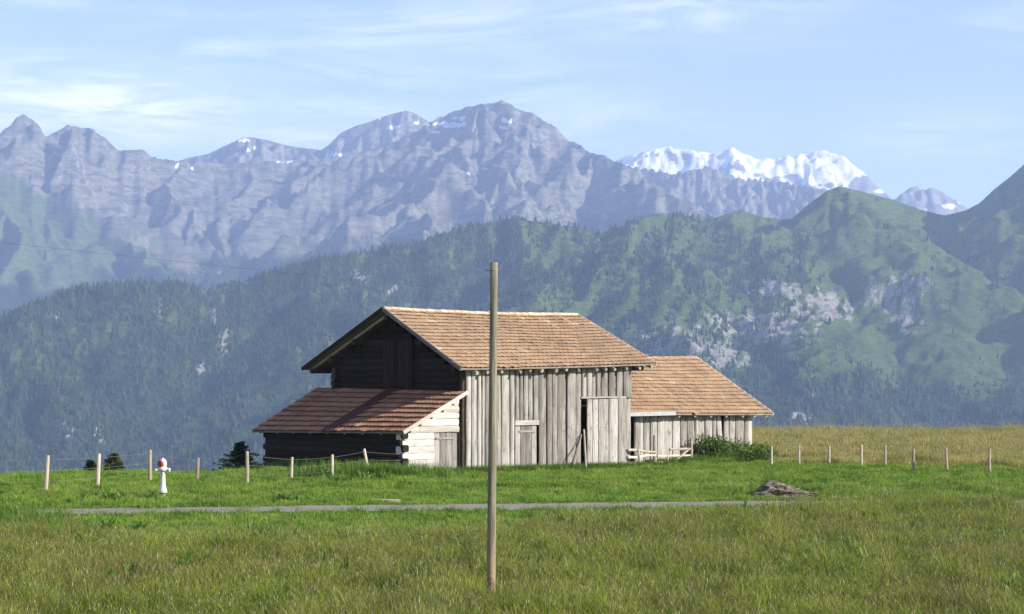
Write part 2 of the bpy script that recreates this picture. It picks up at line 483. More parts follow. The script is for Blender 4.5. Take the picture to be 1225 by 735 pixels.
def mountain_material(name, rock1, rock2, green, scree, forest=(0.020, 0.034, 0.013), snow=(0.80, 0.81, 0.85), sc=1.0, strata=3.2):
    m, nt, out = material(name)
    pos = nt.n('ShaderNodeNewGeometry').outputs['Position']
    n1 = nt.noise(pos, 0.004 * sc, 6, 0.62); n2 = nt.noise(nt.scale(pos, (0.8, 0.8, strata)), 0.012 * sc, 8, 0.70, 0.5)
    n3 = nt.noise(pos, 0.05 * sc, 4, 0.65)
    c = nt.mix(nt.ramp(n2, 0.34, 0.66), rock1, rock2)
    c = nt.mix(nt.math('MULTIPLY', nt.ramp(n1, 0.5, 0.7), 0.5), c, scree)
    n4 = nt.noise(pos, 0.040 * sc, 6, 0.78)
    def lay(c, name, col, soft=0.28, wt=0.9, src=None):
        a = nt.attr(name).outputs['Fac']
        f = nt.math('ADD', a, nt.math('MULTIPLY', nt.math('SUBTRACT', src or n2, 0.5), wt))
        return nt.mix(nt.ramp(f, 0.5 - soft, 0.5 + soft), c, col)
    gcol = nt.mix(nt.ramp(n3, 0.35, 0.65), green, tuple(a * 0.62 for a in green))
    c = lay(c, 'green', gcol)
    c = lay(c, 'forest', nt.mix(n3, forest, tuple(a * 1.6 for a in forest)))
    c = lay(c, 'pale', nt.mix(n3, tuple(min(1, a * 1.25) for a in scree), rock2), 0.22, wt=2.6, src=n4)
    a = nt.attr('snow').outputs['Fac']
    f = nt.math('ADD', a, nt.math('MULTIPLY', nt.math('SUBTRACT', n2, 0.5), 0.9))
    c = nt.mix(nt.ramp(f, 0.42, 0.58), c, snow)
    principled(nt, out, c, 0.95, (n2, 0.9, 20.0), 0.05)
    return m

# 1. the wooded ridge across the valley and the green mountain it climbs to
prof1 = [(-160, 430), (0, 383), (40, 364), (70, 352), (120, 341), (190, 339), (222, 341), (250, 349), (280, 339), (330, 325), (385, 310), (450, 300),
         (500, 291), (530, 280), (565, 270), (610, 262), (650, 266), (690, 273), (720, 279), (752, 268), (790, 255), (820, 260), (846, 265), (868, 256), (886, 251),
         (905, 258), (930, 263), (947, 262), (965, 246), (990, 228), (1003, 223), (1030, 229), (1070, 240), (1105, 252), (1130, 258), (1155, 252), (1172, 243), (1190, 226), (1208, 212), (1225, 197),
         (1290, 150), (1380, 120)]
rg1 = Range(prof1, [(-160, 4300), (250, 4700), (600, 5100), (760, 5000), (900, 5600), (1000, 5300), (1130, 5900), (1380, 5400)], -560, k=0.62, spacing=260, drop=0.36,
            seed=11, noise=34, nscale=330, front=2300, back=500, rows=290, lean=-0.25,
            extra=[[(1003, 224, 5300), (992, 240, 5180), (975, 262, 5040)], [(886, 252, 5500), (868, 275, 5200)]])
nn = fbm(rg1.px / 60, rg1.py / 40, 5, 301); nf = fbm(rg1.px / 22, rg1.py / 22, 4, 305)
streak = fbm((rg1.px + 0.55 * rg1.py) / 16, (rg1.py - 0.4 * rg1.px) / 70, 4, 309)
streak2 = fbm(rg1.px / 13, rg1.py / 60, 4, 319)
wood_mask = np.where(rg1.px < 620, 0.95 - 0.75 * sstep(streak2, 0.15, 0.6), 0.0)
wood_mask = np.maximum(wood_mask, (0.95 - 0.75 * sstep(streak2, 0.15, 0.6)) * (1 - sstep(rg1.px + 0.5 * (rg1.py - 330) * -1, 560, 700)))
low = sstep(rg1.py + 30 * nn, 395, 470)
mid = 0.52 + 0.75 * streak
upper = 0.0 + 0.6 * streak
right = sstep(rg1.px, 900, 1010)
mask_r = np.clip(mid * (1 - right) + upper * right, 0, 1)
mask_r = np.maximum(mask_r, low * (0.95 - 0.5 * sstep(rg1.px, 1010, 1150) * (1 - sstep(rg1.py, 455, 490))))
forest = np.clip(np.maximum(wood_mask, mask_r), 0, 1) * (1 - sstep(rg1.px, 840, 870) * (1 - sstep(rg1.below, 14, 40)))
alp = blob(rg1, 1130, 425, 120, 32, 1.2, 71, 40) 
forest = forest * (1 - 0.9 * alp)
cliff = np.zeros_like(forest)
for cx, cy, sx, sy in [(820, 412, 52, 24), (905, 392, 66, 22), (985, 368, 42, 20), (1062, 352, 34, 24), (1100, 340, 20, 12), (868, 425, 34, 18), (960, 492, 14, 24), (1085, 385, 22, 16), (790, 420, 24, 14), (930, 345, 40, 12)]:
    cliff = np.maximum(cliff, blob(rg1, cx, cy, sx, sy, 1.5, 77, 11))
cliff = 0.53 * cliff
for cx, cy, sx, sy in [(267, 412, 8, 18), (256, 380, 5, 10), (193, 370, 9, 10), (118, 520, 7, 12), (80, 512, 9, 12), (240, 440, 6, 10), (70, 380, 5, 6), (430, 330, 8, 10), (470, 345, 8, 9), (716, 295, 5, 9)]:
    cliff = np.maximum(cliff, 0.55 * blob(rg1, cx, cy, sx, sy, 1.6, 83, 5))
forest = forest * (1 - 0.75 * sstep(cliff, 0.25, 0.7))
m1 = mountain_material('wooded_ridge_land', (0.20, 0.18, 0.165), (0.33, 0.31, 0.285), (0.115, 0.165, 0.038), (0.36, 0.33, 0.29), sc=2.2)
grid_mesh('hill', rg1.X, rg1.Y, rg1.Z, m1, {'green': np.clip(0.95 - cliff, 0, 1), 'forest': forest * 0.62 * (rg1.px < 1e9), 'pale': cliff, 'snow': cliff * 0})

# 2. the big rock range behind it
prof2 = [(-160, 175), (0, 160), (12, 151), (20, 140), (28, 137), (38, 143), (48, 152), (54, 164), (66, 158), (80, 150), (90, 151), (106, 154), (125, 164), (138, 177), (160, 181), (174, 179), (179, 188),
         (215, 193), (300, 195), (380, 191), (410, 187), (440, 180), (475, 168), (500, 156), (515, 146), (535, 137), (552, 130), (578, 124), (600, 121), (612, 126), (640, 138), (662, 150), (678, 167), (700, 178), (722, 188), (745, 196),
         (775, 215), (810, 236), (850, 258), (900, 290), (980, 330)]
rg2 = Range(prof2, [(-160, 8300), (60, 9200), (180, 9300), (300, 9700), (430, 9900), (510, 9700), (600, 9500), (690, 9000), (850, 7700), (980, 7200)], -520, k=1.05, spacing=520, drop=0.50,
            seed=23, noise=62, nscale=620, px1=990, front=3600, back=800, rows=300, lean=0.1, step=1.7, rib=0.30, jag=2.6, calm=(650, 990), quiet=lambda a, b: 0.85 * sstep(b - (200 + 0.54 * a), 0, 30) * (1 - sstep(a, 260, 330)),
            extra=[[(600, 122, 9500), (622, 165, 9000), (610, 215, 8500), (570, 270, 8000)], [(515, 147, 9700), (492, 178, 9300), (478, 235, 8800), (490, 310, 8200)],
                   [(690, 176, 9000), (668, 208, 8700), (618, 262, 8300)], [(385, 192, 9700), (360, 230, 9300), (372, 290, 8800)], [(300, 195, 9700), (268, 240, 9200), (285, 310, 8600)]])
steepness = rg2.slope
n2a = fbm(rg2.px / 50, rg2.py / 30, 5, 401)
green2 = np.clip(sstep(rg2.below + 18 * n2a, 60, 130) * (1.15 - 0.45 * steepness) , 0, 1) * 0.9
green2 *= 1 - 0.75 * blob(rg2, 600, 210, 260, 110)
green2 = np.maximum(green2, 1.25 * sstep(rg2.py + 10 * n2a - (196 + 0.54 * rg2.px), 0, 26) * (1 - sstep(rg2.px, 250, 350)))
snow2 = np.zeros_like(green2)
for cx, cy, sx, sy in [(540, 149, 24, 3.5), (553, 142, 4, 3), (607, 144, 9, 3.5), (601, 153, 5, 2.5), (520, 158, 6, 2), (230, 203, 4, 2), (213, 197, 3, 2.5), (560, 208, 2.5, 2.5), (340, 193, 9, 2)]:
    snow2 = np.maximum(snow2, blob(rg2, cx, cy + 0.28 * (cx - rg2.px) * 0 - 0.0, sx * 1.05, sy * 1.05, 0.9, 409, 5))
for2 = 0.8 * sstep(rg2.py + 16 * n2a + 0.12 * (rg2.px - 80), 318, 350)
m2 = mountain_material('rock_range_land', (0.074, 0.074, 0.062), (0.215, 0.205, 0.165), (0.115, 0.160, 0.058), (0.27, 0.24, 0.19), sc=0.9, strata=3.8)
grid_mesh('mountain', rg2.X, rg2.Y, rg2.Z, m2, {'green': green2, 'forest': for2, 'pale': 0.40 * sstep(steepness, 1.3, 2.2) * (1 - np.clip(green2 * 1.5, 0, 1)), 'snow': snow2})

# 3. the summits behind its plateau
prof3 = [(150, 230), (205, 196), (225, 189), (250, 184), (268, 175), (290, 165), (300, 164), (325, 169), (345, 175), (372, 178), (384, 180), (395, 172), (408, 159), (425, 151), (445, 145), (460, 139), (485, 132), (497, 136), (510, 144), (540, 165), (600, 200), (700, 240)]
rg3 = Range(prof3, [(150, 11800), (290, 11600), (480, 11400), (700, 11800)], 200, k=0.8, spacing=420, drop=0.5, seed=31, noise=70, nscale=420, px0=150, px1=700, step=2.0, front=1500, back=500, rows=110, rib=0.7)
snow3 = np.zeros_like(rg3.px)
for cx, cy, sx, sy in [(293, 168, 7, 2.5), (300, 178, 6, 3), (455, 140, 6, 2), (500, 147, 6, 2.5), (470, 152, 10, 2), (410, 187, 22, 3)]:
    snow3 = np.maximum(snow3, blob(rg3, cx, cy, sx * 1.0, sy * 1.0, 0.9, 509, 5))
grid_mesh('mountain', rg3.X, rg3.Y, rg3.Z, m2, {'green': 0 * snow3, 'forest': 0 * snow3, 'pale': 0.5 * sstep(rg3.slope, 1.0, 1.8), 'snow': snow3})

# 4. the bare brown ridge below the snow
prof4 = [(700, 215), (735, 196), (760, 201), (778, 203), (800, 208), (822, 205), (848, 199), (868, 208), (890, 215), (905, 214), (930, 217), (955, 221), (985, 226), (1030, 240), (1090, 262), (1180, 300)]
rg4 = Range(prof4, [(700, 11000), (850, 10600), (1000, 10400), (1180, 10000)], 100, k=1.0, spacing=330, drop=0.5, seed=37, noise=80, nscale=420, px0=690, px1=1190, step=2.0, front=1500, back=500, rows=120, rib=0.7, jag=2.2)
grid_mesh('mountain', rg4.X, rg4.Y, rg4.Z, m2, {'green': 0.25 * sstep(rg4.below, 20, 60), 'forest': 0 * rg4.px, 'pale': 0.5 * sstep(rg4.slope, 1.0, 1.8), 'snow': 0 * rg4.px})

# 5. the snow mountains farthest off
prof5 = [(640, 235), (700, 212), (738, 193), (750, 186), (764, 184), (780, 179), (798, 175), (815, 179), (835, 181), (852, 183), (866, 180), (877, 177), (890, 184), (905, 190), (918, 189), (935, 188), (955, 186), (970, 182), (985, 180), (1000, 184), (1012, 190), (1030, 204), (1045, 217), (1060, 233),
         (1070, 239), (1078, 232), (1088, 225), (1097, 223), (1104, 228), (1116, 223), (1130, 232), (1150, 245), (1170, 256), (1250, 300)]
rg5 = Range(prof5, [(640, 13000), (800, 12700), (1000, 12500), (1060, 12500), (1075, 11800), (1250, 11800)], 450, k=0.85, spacing=420, drop=0.5, seed=43, noise=70, nscale=620, px0=640, px1=1250, step=1.8, front=1700, back=500, rows=120, rib=0.2, jag=1.8)
s5 = 0.97 - 0.55 * sstep(rg5.slope, 1.0, 1.75) - 0.6 * sstep(rg5.px + 0.9 * (rg5.py - 200), 1020, 1062) + 0.12 * fbm(rg5.px / 9, rg5.py / 9, 3, 611)
s5 = np.maximum(s5, 0.9 * blob(rg5, 1135, 247, 9, 4)); s5 = np.maximum(s5, 0.8 * blob(rg5, 1052, 229, 7, 3))
m5 = mountain_material('snow_range_land', (0.16, 0.16, 0.17), (0.28, 0.27, 0.27), (0.1, 0.13, 0.05), (0.34, 0.33, 0.33), sc=0.6)
grid_mesh('mountain', rg5.X, rg5.Y, rg5.Z, m5, {'green': 0 * s5, 'forest': 0 * s5, 'pale': 0 * s5, 'snow': np.clip(s5, 0, 1)})

# the spruce woods on the hill: one mass of small two-tiered trees
def woods():
    n, m = rg1.X.shape
    N = 250000
    i = rng.integers(0, n - 1, N); j = rng.integers(0, m - 1, N)
    fi, fj = rng.random(N), rng.random(N)
    def bl(A): return A[i, j] * (1 - fi) * (1 - fj) + A[i + 1, j] * fi * (1 - fj) + A[i, j + 1] * (1 - fi) * fj + A[i + 1, j + 1] * fi * fj
    x, y, z, f, py, px, cr = bl(rg1.X), bl(rg1.Y), bl(rg1.Z), bl(forest), bl(rg1.py), bl(rg1.px), bl(rg1.below)
    dens = np.clip(f * 1.15 - 0.15, 0, 1) * 0.66
    dens = dens * (0.55 + 0.6 * sstep(fbm(x / 150.0, z / 110.0, 4, 341), -0.35, 0.25))
    keep = (rng.random(N) < dens) & (py < 600) & (px > -90) & (px < 1320) & (rng.random(N) < np.clip(y / 5000, 0.4, 1.0))
    x, y, z, py = x[keep], y[keep], z[keep], py[keep]
    K = len(x)
    leafy = rng.random(K) < 0.24 + 0.5 * (fbm(x / 260.0, y / 260.0, 3, 333) > 0.35)
    h = rng.uniform(9, 20, K) * (0.8 + 0.45 * rng.random(K)); rad = h * rng.uniform(0.15, 0.27, K)
    h = np.where(leafy, h * 0.66, h); rad = np.where(leafy, h * rng.uniform(0.34, 0.5, K), rad)
    sg = 5
    a0 = rng.random(K) * 6.28
    ang = a0[:, None] + np.arange(sg)[None, :] * 2 * np.pi / sg
    vs = np.zeros((K, 2 * (sg + 1), 3), np.float32)
    for tier, (zb, zt, rr) in enumerate(((0.06, 0.68, 1.0), (0.42, 1.0, 0.68))):
        o = tier * (sg + 1)
        jit = rng.uniform(0.75, 1.2, (K, sg))
        vs[:, o:o + sg, 0] = x[:, None] + np.cos(ang + tier * 0.6) * (rad * np.where(leafy, 0.85, rr))[:, None] * jit
        vs[:, o:o + sg, 1] = y[:, None] + np.sin(ang + tier * 0.6) * (rad * np.where(leafy, 0.85, rr))[:, None] * jit
        vs[:, o:o + sg, 2] = (z + zb * h)[:, None] + rng.uniform(-0.05, 0.05, (K, sg)) * h[:, None]
        vs[:, o + sg, 0] = x + rng.normal(0, 0.02, K) * h; vs[:, o + sg, 1] = y; vs[:, o + sg, 2] = z + np.where(leafy, 0.80 if tier == 0 else 0.92, zt) * h
    tri = np.array([(t * (sg + 1) + k, t * (sg + 1) + (k + 1) % sg, t * (sg + 1) + sg) for t in range(2) for k in range(sg)])
    F_ = (tri[None] + (np.arange(K) * 2 * (sg + 1))[:, None, None]).reshape(-1, 3).astype(np.int32)
    me = bpy.data.meshes.new('woods')
    me.vertices.add(K * 2 * (sg + 1)); me.vertices.foreach_set('co', vs.ravel())
    me.loops.add(F_.size); me.loops.foreach_set('vertex_index', F_.ravel())
    me.polygons.add(len(F_)); me.polygons.foreach_set('loop_start', (np.arange(len(F_)) * 3).astype(np.int32))
    me.update(calc_edges=True)
    tone = np.repeat(np.clip(rng.random(K) * 0.7 + 0.35 * leafy, 0, 1), 2 * sg).astype(np.float32)
    a = me.attributes.new('tone', 'FLOAT', 'FACE'); a.data.foreach_set('value', tone)
    m, nt, out = material('spruce_needles')
    c = nt.mix(nt.attr('tone').outputs['Fac'], (0.012, 0.022, 0.009), (0.064, 0.088, 0.025))
    principled(nt, out, c, 0.95, None, 0.05)
    me.materials.append(m)
    o = bpy.data.objects.new('woods', me); COL.objects.link(o); o['kind'] = 'stuff'
    o['label'] = 'dark spruce woods covering the ridge across the valley'
    print('WOODS', K)
woods()

# ------------------------------------------------------------------ haze
def haze():
    b = MB(); x, y0, y1, z0, z1 = 7600, -270, 13650, -662, 1760
    b.box((0, (y0 + y1) / 2, (z0 + z1) / 2), (2 * x, y1 - y0, z1 - z0))
    m, nt, out = material('valley_air')
    pv = nt.n('ShaderNodeVolumePrincipled', {'Color': (0.50, 0.65, 1.0), 'Density': 8.2e-5, 'Anisotropy': 0.1})
    nt.L.new(pv.outputs[0], out.inputs['Volume'])
    o = b.build('haze', m); o['kind'] = 'stuff'
haze()

# ------------------------------------------------------------------ barn frame: u along the front wall, v back along the gable
TH = R(40)
C0 = Vector((-1.88, 71.0, 0.0))
U = Vector((math.cos(TH), math.sin(TH), 0)); V = Vector((-math.sin(TH), math.cos(TH), 0))
def u_at(px, v):
    k = (px - 612.5) / F
    ax, ay = C0.x + V.x * v, C0.y + V.y * v
    return (k * ay - ax) / (U.x - k * U.y)
def v_at(px, u):
    k = (px - 612.5) / F
    ax, ay = C0.x + U.x * u, C0.y + U.y * u
    return (k * ay - ax) / (V.x - k * V.y)
def z_at(py, u, v):
    D = C0.y + U.y * u + V.y * v
    return H - (py - HZ) / F * D

def plank(u0, u1, v, z0, z1, mat, parent, name='plank', thick=0.05, crown=0.05, wob=0.012, tilt=0.0, face=-1, r=random):
    """upright slab board with a rounded outer face and waney edges; v is its inner plane"""
    b = MB(); n = 6; prof = [(0.0, 0.0), (0.03, 0.6), (0.25, 0.93), (0.5, 1.0), (0.75, 0.93), (0.97, 0.6), (1.0, 0.0)]
    vs, fs = [], []
    k = len(prof); th = thick + crown
    e0 = [r.uniform(-wob, wob) for _ in range(n + 1)]; e1 = [r.uniform(-wob, wob) for _ in range(n + 1)]
    for i in range(n + 1):
        z = z0 + (z1 - z0) * i / n
        a, c = u0 + e0[i] + tilt * (z - z0), u1 + e1[i] + tilt * (z - z0)
        for s, d in prof:
            vs.append((a + (c - a) * s, v + face * d * th, z))
    for i in range(n):
        for j in range(k - 1):
            p = i * k + j
            fs.append((p, p + 1, p + 1 + k, p + k))
        fs.append((i * k + k - 1, i * k, (i + 1) * k, (i + 1) * k + k - 1))
    fs.append(tuple(range(k - 1, -1, -1))); fs.append(tuple(range(n * k, n * k + k)))
    b.add(vs, fs)
    return b.build(name, mat, parent, smooth=False)

def log(a, b_, rad, mat, parent, name='log', r=random, squash=0.55, seg=10, n=6):
    b = MB(); a = Vector(a); b_ = Vector(b_)
    pts = []; rr = []
    for i in range(n + 1):
        p = a.lerp(b_, i / n)
        pts.append(p + Vector((r.uniform(-.008, .008), r.uniform(-.008, .008), r.uniform(-.01, .01)))); rr.append(rad * r.uniform(0.95, 1.05))
    b.tube(pts, rr, seg, True, squash)
    return b.build(name, mat, parent)

def patch(A, B, C, D, s, t, sag=0.0):
    A, B, C, D = map(Vector, (A, B, C, D))
    p = A.lerp(B, s).lerp(D.lerp(C, s), t)
    if sag: p.z -= sag * math.sin(math.pi * s) * (0.4 + 0.6 * t) + 0.35 * sag * math.sin(s * 9.0 + 2 * t) * math.sin(t * 3.0)
    return p

def tiles(A, B, C, D, parent, mat, expo=0.36, width=0.245, sag=0.0, seed=1, name='roof_tiles', flip=False, lift=0.070):
    """courses of curved clay tiles; A-B is the eave, D-C the ridge"""
    r = random.Random(seed)
    A, B, C, D = map(Vector, (A, B, C, D))
    rows = max(2, round(((D - A).length + (C - B).length) / 2 / expo)); cols = max(2, round(((B - A).length + (C - D).length) / 2 / width))
    nrm = (B - A).cross(D - A).normalized()
    if nrm.z < 0: nrm = -nrm
    mb = MB()
    sa = [0, 0.2, 0.42, 0.64, 0.85, 1.02]; ha = [0.030, 0.012, 0.0, 0.006, 0.026, 0.034]
    for i in range(rows):
        t0 = i / rows; t1 = min(1.0, (i + 1.12) / rows)
        rowj = r.uniform(-0.006, 0.006); rowt = r.gauss(0.5, 0.07)
        for j in range(cols):
            jit = r.uniform(-0.014, 0.014) + rowj - (r.uniform(0.03, 0.09) if r.random() < 0.03 else 0.0); up = r.uniform(-0.004, 0.007); sk = r.uniform(-0.012, 0.012)
            vs = []
            for tt, l in ((t0 + jit / rows / expo, lift + up), (t1, 0.004 + up)):
                for s, h in zip(sa, ha):
                    p = patch(A, B, C, D, min(1, (j + s + sk * 2) / cols), tt, sag)
                    vs.append(p + nrm * (l + h * 0.8))
            for q in range(6): vs.append(vs[q] - nrm * 0.02)
            fs = [(q, q + 1, q + 7, q + 6) for q in range(5)] + [(12 + q, 13 + q, q + 1, q) for q in range(5)]
            fs += [(0, 6, 12), (5, 17, 11)]
            mb.add(vs, fs, min(1.0, max(0.0, r.gauss(rowt, 0.16))))
    o = mb.build(name, mat, parent, tone=True); o['kind'] = 'stuff'
    return o

def deck(A, B, C, D, parent, mat, t=0.05, name='roof_deck', sag=0.0):
    mb = MB(); n = 8
    A, B, C, D = map(Vector, (A, B, C, D))
    nrm = (B - A).cross(D - A).normalized()
    if nrm.z < 0: nrm = -nrm
    vs = []
    for i in range(n + 1):
        for q in (0, 1):
            p = patch(A, B, C, D, i / n, q, sag) - nrm * 0.012
            vs += [p, p - nrm * t]
    fs = []
    for i in range(n):
        a, b = i * 4, i * 4 + 4
        fs += [(a, b, b + 2, a + 2), (a + 1, a + 3, b + 3, b + 1), (a, a + 1, b + 1, b), (a + 2, b + 2, b + 3, a + 3)]
    fs += [(0, 2, 3, 1), (4 * n, 4 * n + 1, 4 * n + 3, 4 * n + 2)]
    mb.add(vs, fs)
    return mb.build(name, mat, parent)

def ridge_tiles(P, Q, parent, mat, seed=3, rad=0.12, ln=0.38, sag=0.0):
    r = random.Random(seed); P, Q = Vector(P), Vector(Q); n = round((Q - P).length / ln); mb = MB()
    d = (Q - P).normalized(); side = d.cross(Vector((0, 0, 1))).normalized()
    for i in range(n):
        s0, s1 = i / n, (i + 1.1) / n
        p0, p1 = P.lerp(Q, s0), P.lerp(Q, min(1, s1))
        if sag: p0.z -= sag * math.sin(math.pi * s0); p1.z -= sag * math.sin(math.pi * min(1, s1))
        up = r.uniform(-0.008, 0.012); vs = []
        for p, rr in ((p0, rad * 1.1), (p1, rad * 0.95)):
            for k in range(7):
                a = math.pi * k / 6
                vs.append(p + side * math.cos(a) * rr * 1.25 + Vector((0, 0, math.sin(a) * rr * 0.9 - 0.02 + up)))
        for k in range(7): vs.append(vs[k] * 0.985 + p0 * 0.015 - Vector((0, 0, 0.03)))
        fs = [(k, k + 1, k + 8, k + 7) for k in range(6)] + [(14 + k, 15 + k, k + 1, k) for k in range(6)] + [tuple(range(14, 21))]
        mb.add(vs, fs, r.random())
    o = mb.build('ridge_tiles', mat, parent, tone=True); o['kind'] = 'stuff'
    return o

def barge(P, Q, parent, mat, w=0.20, t=0.05, out=(-1, 0, 0)):
    P, Q, out = Vector(P), Vector(Q), Vector(out)
    d = (Q - P).normalized(); n = out.cross(d).normalized()
    if n.z < 0: n = -n
    mb = MB(); mb.slab(P + n * 0.06, Q + n * 0.06, Q + n * 0.06 + out * t, P + n * 0.06 + out * t, n, w)
    return mb.build('barge_board', mat, parent)

# ------------------------------------------------------------------ 1. main barn
Lb, Gb, VR = 9.0, 8.82, 4.65
barn = thing('barn', 'tall grey board-walled barn with tan tiled gable roof, in the middle of the buildings', 'barn', C0, TH)
rA, rB = (-0.65, -0.60, 4.03), (10.07, -0.60, 4.24)
rC, rD = (10.2, VR, 6.47), (-0.65, VR, 6.53)
rE, rF_ = (10.2, 10.7, 4.10), (-0.65, 10.7, 4.02)
deck(rA, rB, rC, rD, barn, M_BEAM_X, sag=0.075)
deck(rF_, rE, rC, rD, barn, M_BEAM_X, sag=0.075)
tiles(rA, rB, rC, rD, barn, M_TILE, 0.345, 0.24, 0.075, 5)
tiles(rF_, rE, rC, rD, barn, M_TILE, 0.345, 0.24, 0.075, 6)
ridge_tiles(rD, rC, barn, M_RIDGE, 7, sag=0.075)
barge(rA, rD, barn, M_BARGE_SHADED, 0.15); barge(rF_, rD, barn, M_LOG_Y, 0.15)
barge(rB, rC, barn, M_BARGE, 0.18, out=(1, 0, 0)); barge(rE, rC, barn, M_BEAM, 0.18, out=(1, 0, 0))
# rafters show their ends below the eave
def roof_front_z(u, v): 
    s = (u + 0.65) / 10.72
    return 4.03 + 0.21 * s + (v + 0.6) / (VR + 0.6) * (2.50 - 0.27 * s)
for px in (569, 583, 600, 620.7, 634, 648, 664, 678, 691, 711.5, 723, 734, 748, 764, 778):
    u = u_at(px, -0.45) + random.uniform(-.04, .04)
    v1 = random.uniform(-0.60, -0.48)
    rf = MB(); rf.tube([(u, v1, roof_front_z(u, v1) - 0.215), (u, VR - 0.1, roof_front_z(u, VR - 0.1) - 0.215)], random.uniform(0.055, 0.085), 8)
    rf.build('rafter', M_BEAM, barn)
for u in np.linspace(-0.3, 9.8, 10):
    rf = MB(); rf.tube([(u, 10.5, 4.0 - 0.02), (u, VR + 0.1, 6.53 - 0.24)], 0.07, 8); rf.build('rafter', M_BEAM, barn)
# purlins carry the verge out past the gable
for v, z in ((0.10, roof_front_z(0, 0.10) - 0.36), (2.3, roof_front_z(0, 2.3) - 0.36), (4.65, 6.53 - 0.38), (7.0, 5.53 - 0.38), (8.75, 4.80 - 0.38), (10.2, 4.22 - 0.30)):
    pb = MB(); pb.tube([(-0.52, v, z), (9.9, v, z + 0.03)], 0.11, 8, True, 0.6); pb.build('purlin', M_LOG_X, barn)
# inner box keeps the inside dark
def wall_box(parent, u0, u1, v0, v1, z0, z1, name, mat):
    b = MB(); b.box(((u0 + u1) / 2, (v0 + v1) / 2, (z0 + z1) / 2), (abs(u1 - u0), abs(v1 - v0), z1 - z0)); return b.build(name, mat, parent)
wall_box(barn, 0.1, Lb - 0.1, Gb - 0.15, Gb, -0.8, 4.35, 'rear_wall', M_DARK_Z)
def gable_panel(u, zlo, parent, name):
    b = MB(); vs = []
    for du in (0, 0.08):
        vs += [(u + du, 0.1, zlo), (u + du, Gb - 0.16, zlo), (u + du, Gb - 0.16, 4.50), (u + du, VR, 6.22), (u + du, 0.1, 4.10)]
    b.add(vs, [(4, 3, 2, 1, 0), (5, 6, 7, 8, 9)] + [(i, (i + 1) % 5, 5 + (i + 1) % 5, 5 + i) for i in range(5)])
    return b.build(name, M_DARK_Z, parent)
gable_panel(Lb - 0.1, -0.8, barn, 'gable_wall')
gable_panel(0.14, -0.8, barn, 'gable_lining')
# front boards
GZB = -0.45
def zt(u): return roof_front_z(u, 0.0) - 0.13
edges = [556.5, 563, 570, 575, 578.8, 585, 591.5, 598, 608.6, 614.5]
edges2 = [643.5, 652.7, 659.5, 666, 676.6, 687.7, 695]
def run(es, z0, z1, v=0.0, mat=M_PLANK, parent=barn, z1f=None, wob=0.014, thick=0.045):
    for a, b in zip(es[:-1], es[1:]):
        u0, u1 = u_at(a, v), u_at(b, v)
        plank(u0 + 0.02, u1 - 0.02, v + random.uniform(-0.035, 0.03), z0 + random.uniform(-0.03, 0.03), (z1f((u0 + u1) / 2) if z1f else z1) + random.uniform(-0.03, 0.0), mat, parent, wob=wob, thick=thick)
run(edges, GZB, 0, z1f=zt)
run(edges2, GZB, 0, z1f=zt)
run([614.5, 620, 625, 631, 637, 643.5], z_at(506, u_at(628, 0.06), 0.06), 0, v=0.06, mat=M_PLANK_DIM, z1f=zt)
run([695, 701, 707, 712.5, 718, 727, 736, 744, 754.5], z_at(476, u_at(725, 0.0), 0.0), 0, z1f=zt, mat=M_PLANK_DIM)
run([741, 754.5], GZB, z_at(470, 9, 0), v=0.05)
wall_box(barn, 0.12, Lb - 0.12, 0.42, 0.46, -0.6, 4.05, 'dark_backing', M_DARK_Z)  # added dark sheet behind the boards, so the open slot and gaps stay dark
# hatch door with its pale lintel
ht = MB(); u0, u1 = u_at(615.5, -0.02), u_at(643, -0.02); ztop = z_at(508, (u0 + u1) / 2, -0.02)
ht.box(((u0 + u1) / 2, 0.03, (ztop + GZB) / 2), (u1 - u0 - 0.04, 0.03, ztop - GZB)); hatch = ht.build('hatch', M_DARK_Z, barn)
hatch['label'] = 'low board hatch under a pale lintel'
he = np.linspace(u0 + 0.04, u1 - 0.03, 5)
def reparent_plank(o, par):
    o.parent = par; o.location = o.location - par.location
for a, b in zip(he[:-1], he[1:]):
    reparent_plank(plank(a + .006, b - .006, 0.015, GZB, ztop - 0.02, M_PLANK_DIM, barn, thick=0.025, crown=0.008, wob=0.004), hatch)
lt = MB(); lt.box(((u0 + u1) / 2, -0.03, ztop + 0.07), (u1 - u0 + 0.04, 0.14, 0.19)); lt.build('lintel', M_BEAM_PALE, barn)
bt = MB(); bt.box(((u0 + u1) / 2 + 0.05, -0.033, ztop - 0.28), (u1 - u0 - 0.35, 0.03, 0.09)); o = bt.build('batten', M_PLANK, barn); reparent_plank(o, hatch)
# sliding door, proud of the wall
du0, du1 = u_at(703, -0.2), u_at(751, -0.2); dz = z_at(477, (du0 + du1) / 2, -0.2)
db = MB(); db.box(((du0 + du1) / 2, -0.115, (dz + GZB) / 2), (du1 - du0 - 0.06, 0.03, dz - GZB - 0.1)); door = db.build('sliding_door', M_DARK_Z, barn)
des = [703, 709.5, 716.5, 729, 740, 751]
for a, b in zip(des[:-1], des[1:]):
    reparent_plank(plank(u_at(a, -0.2) + .01, u_at(b, -0.2) - .01, -0.132, GZB + random.uniform(-.03, .03), dz + random.uniform(-0.03, 0.02), M_PLANK, barn, thick=0.04, crown=0.03), door)
rl = MB(); rl.box(((du0 + du1) / 2 - 0.1, -0.09, dz + 0.05), (du1 - du0 + 0.35, 0.05, 0.07)); o = rl.build('door_rail', M_BEAM_X, barn); reparent_plank(o, door)
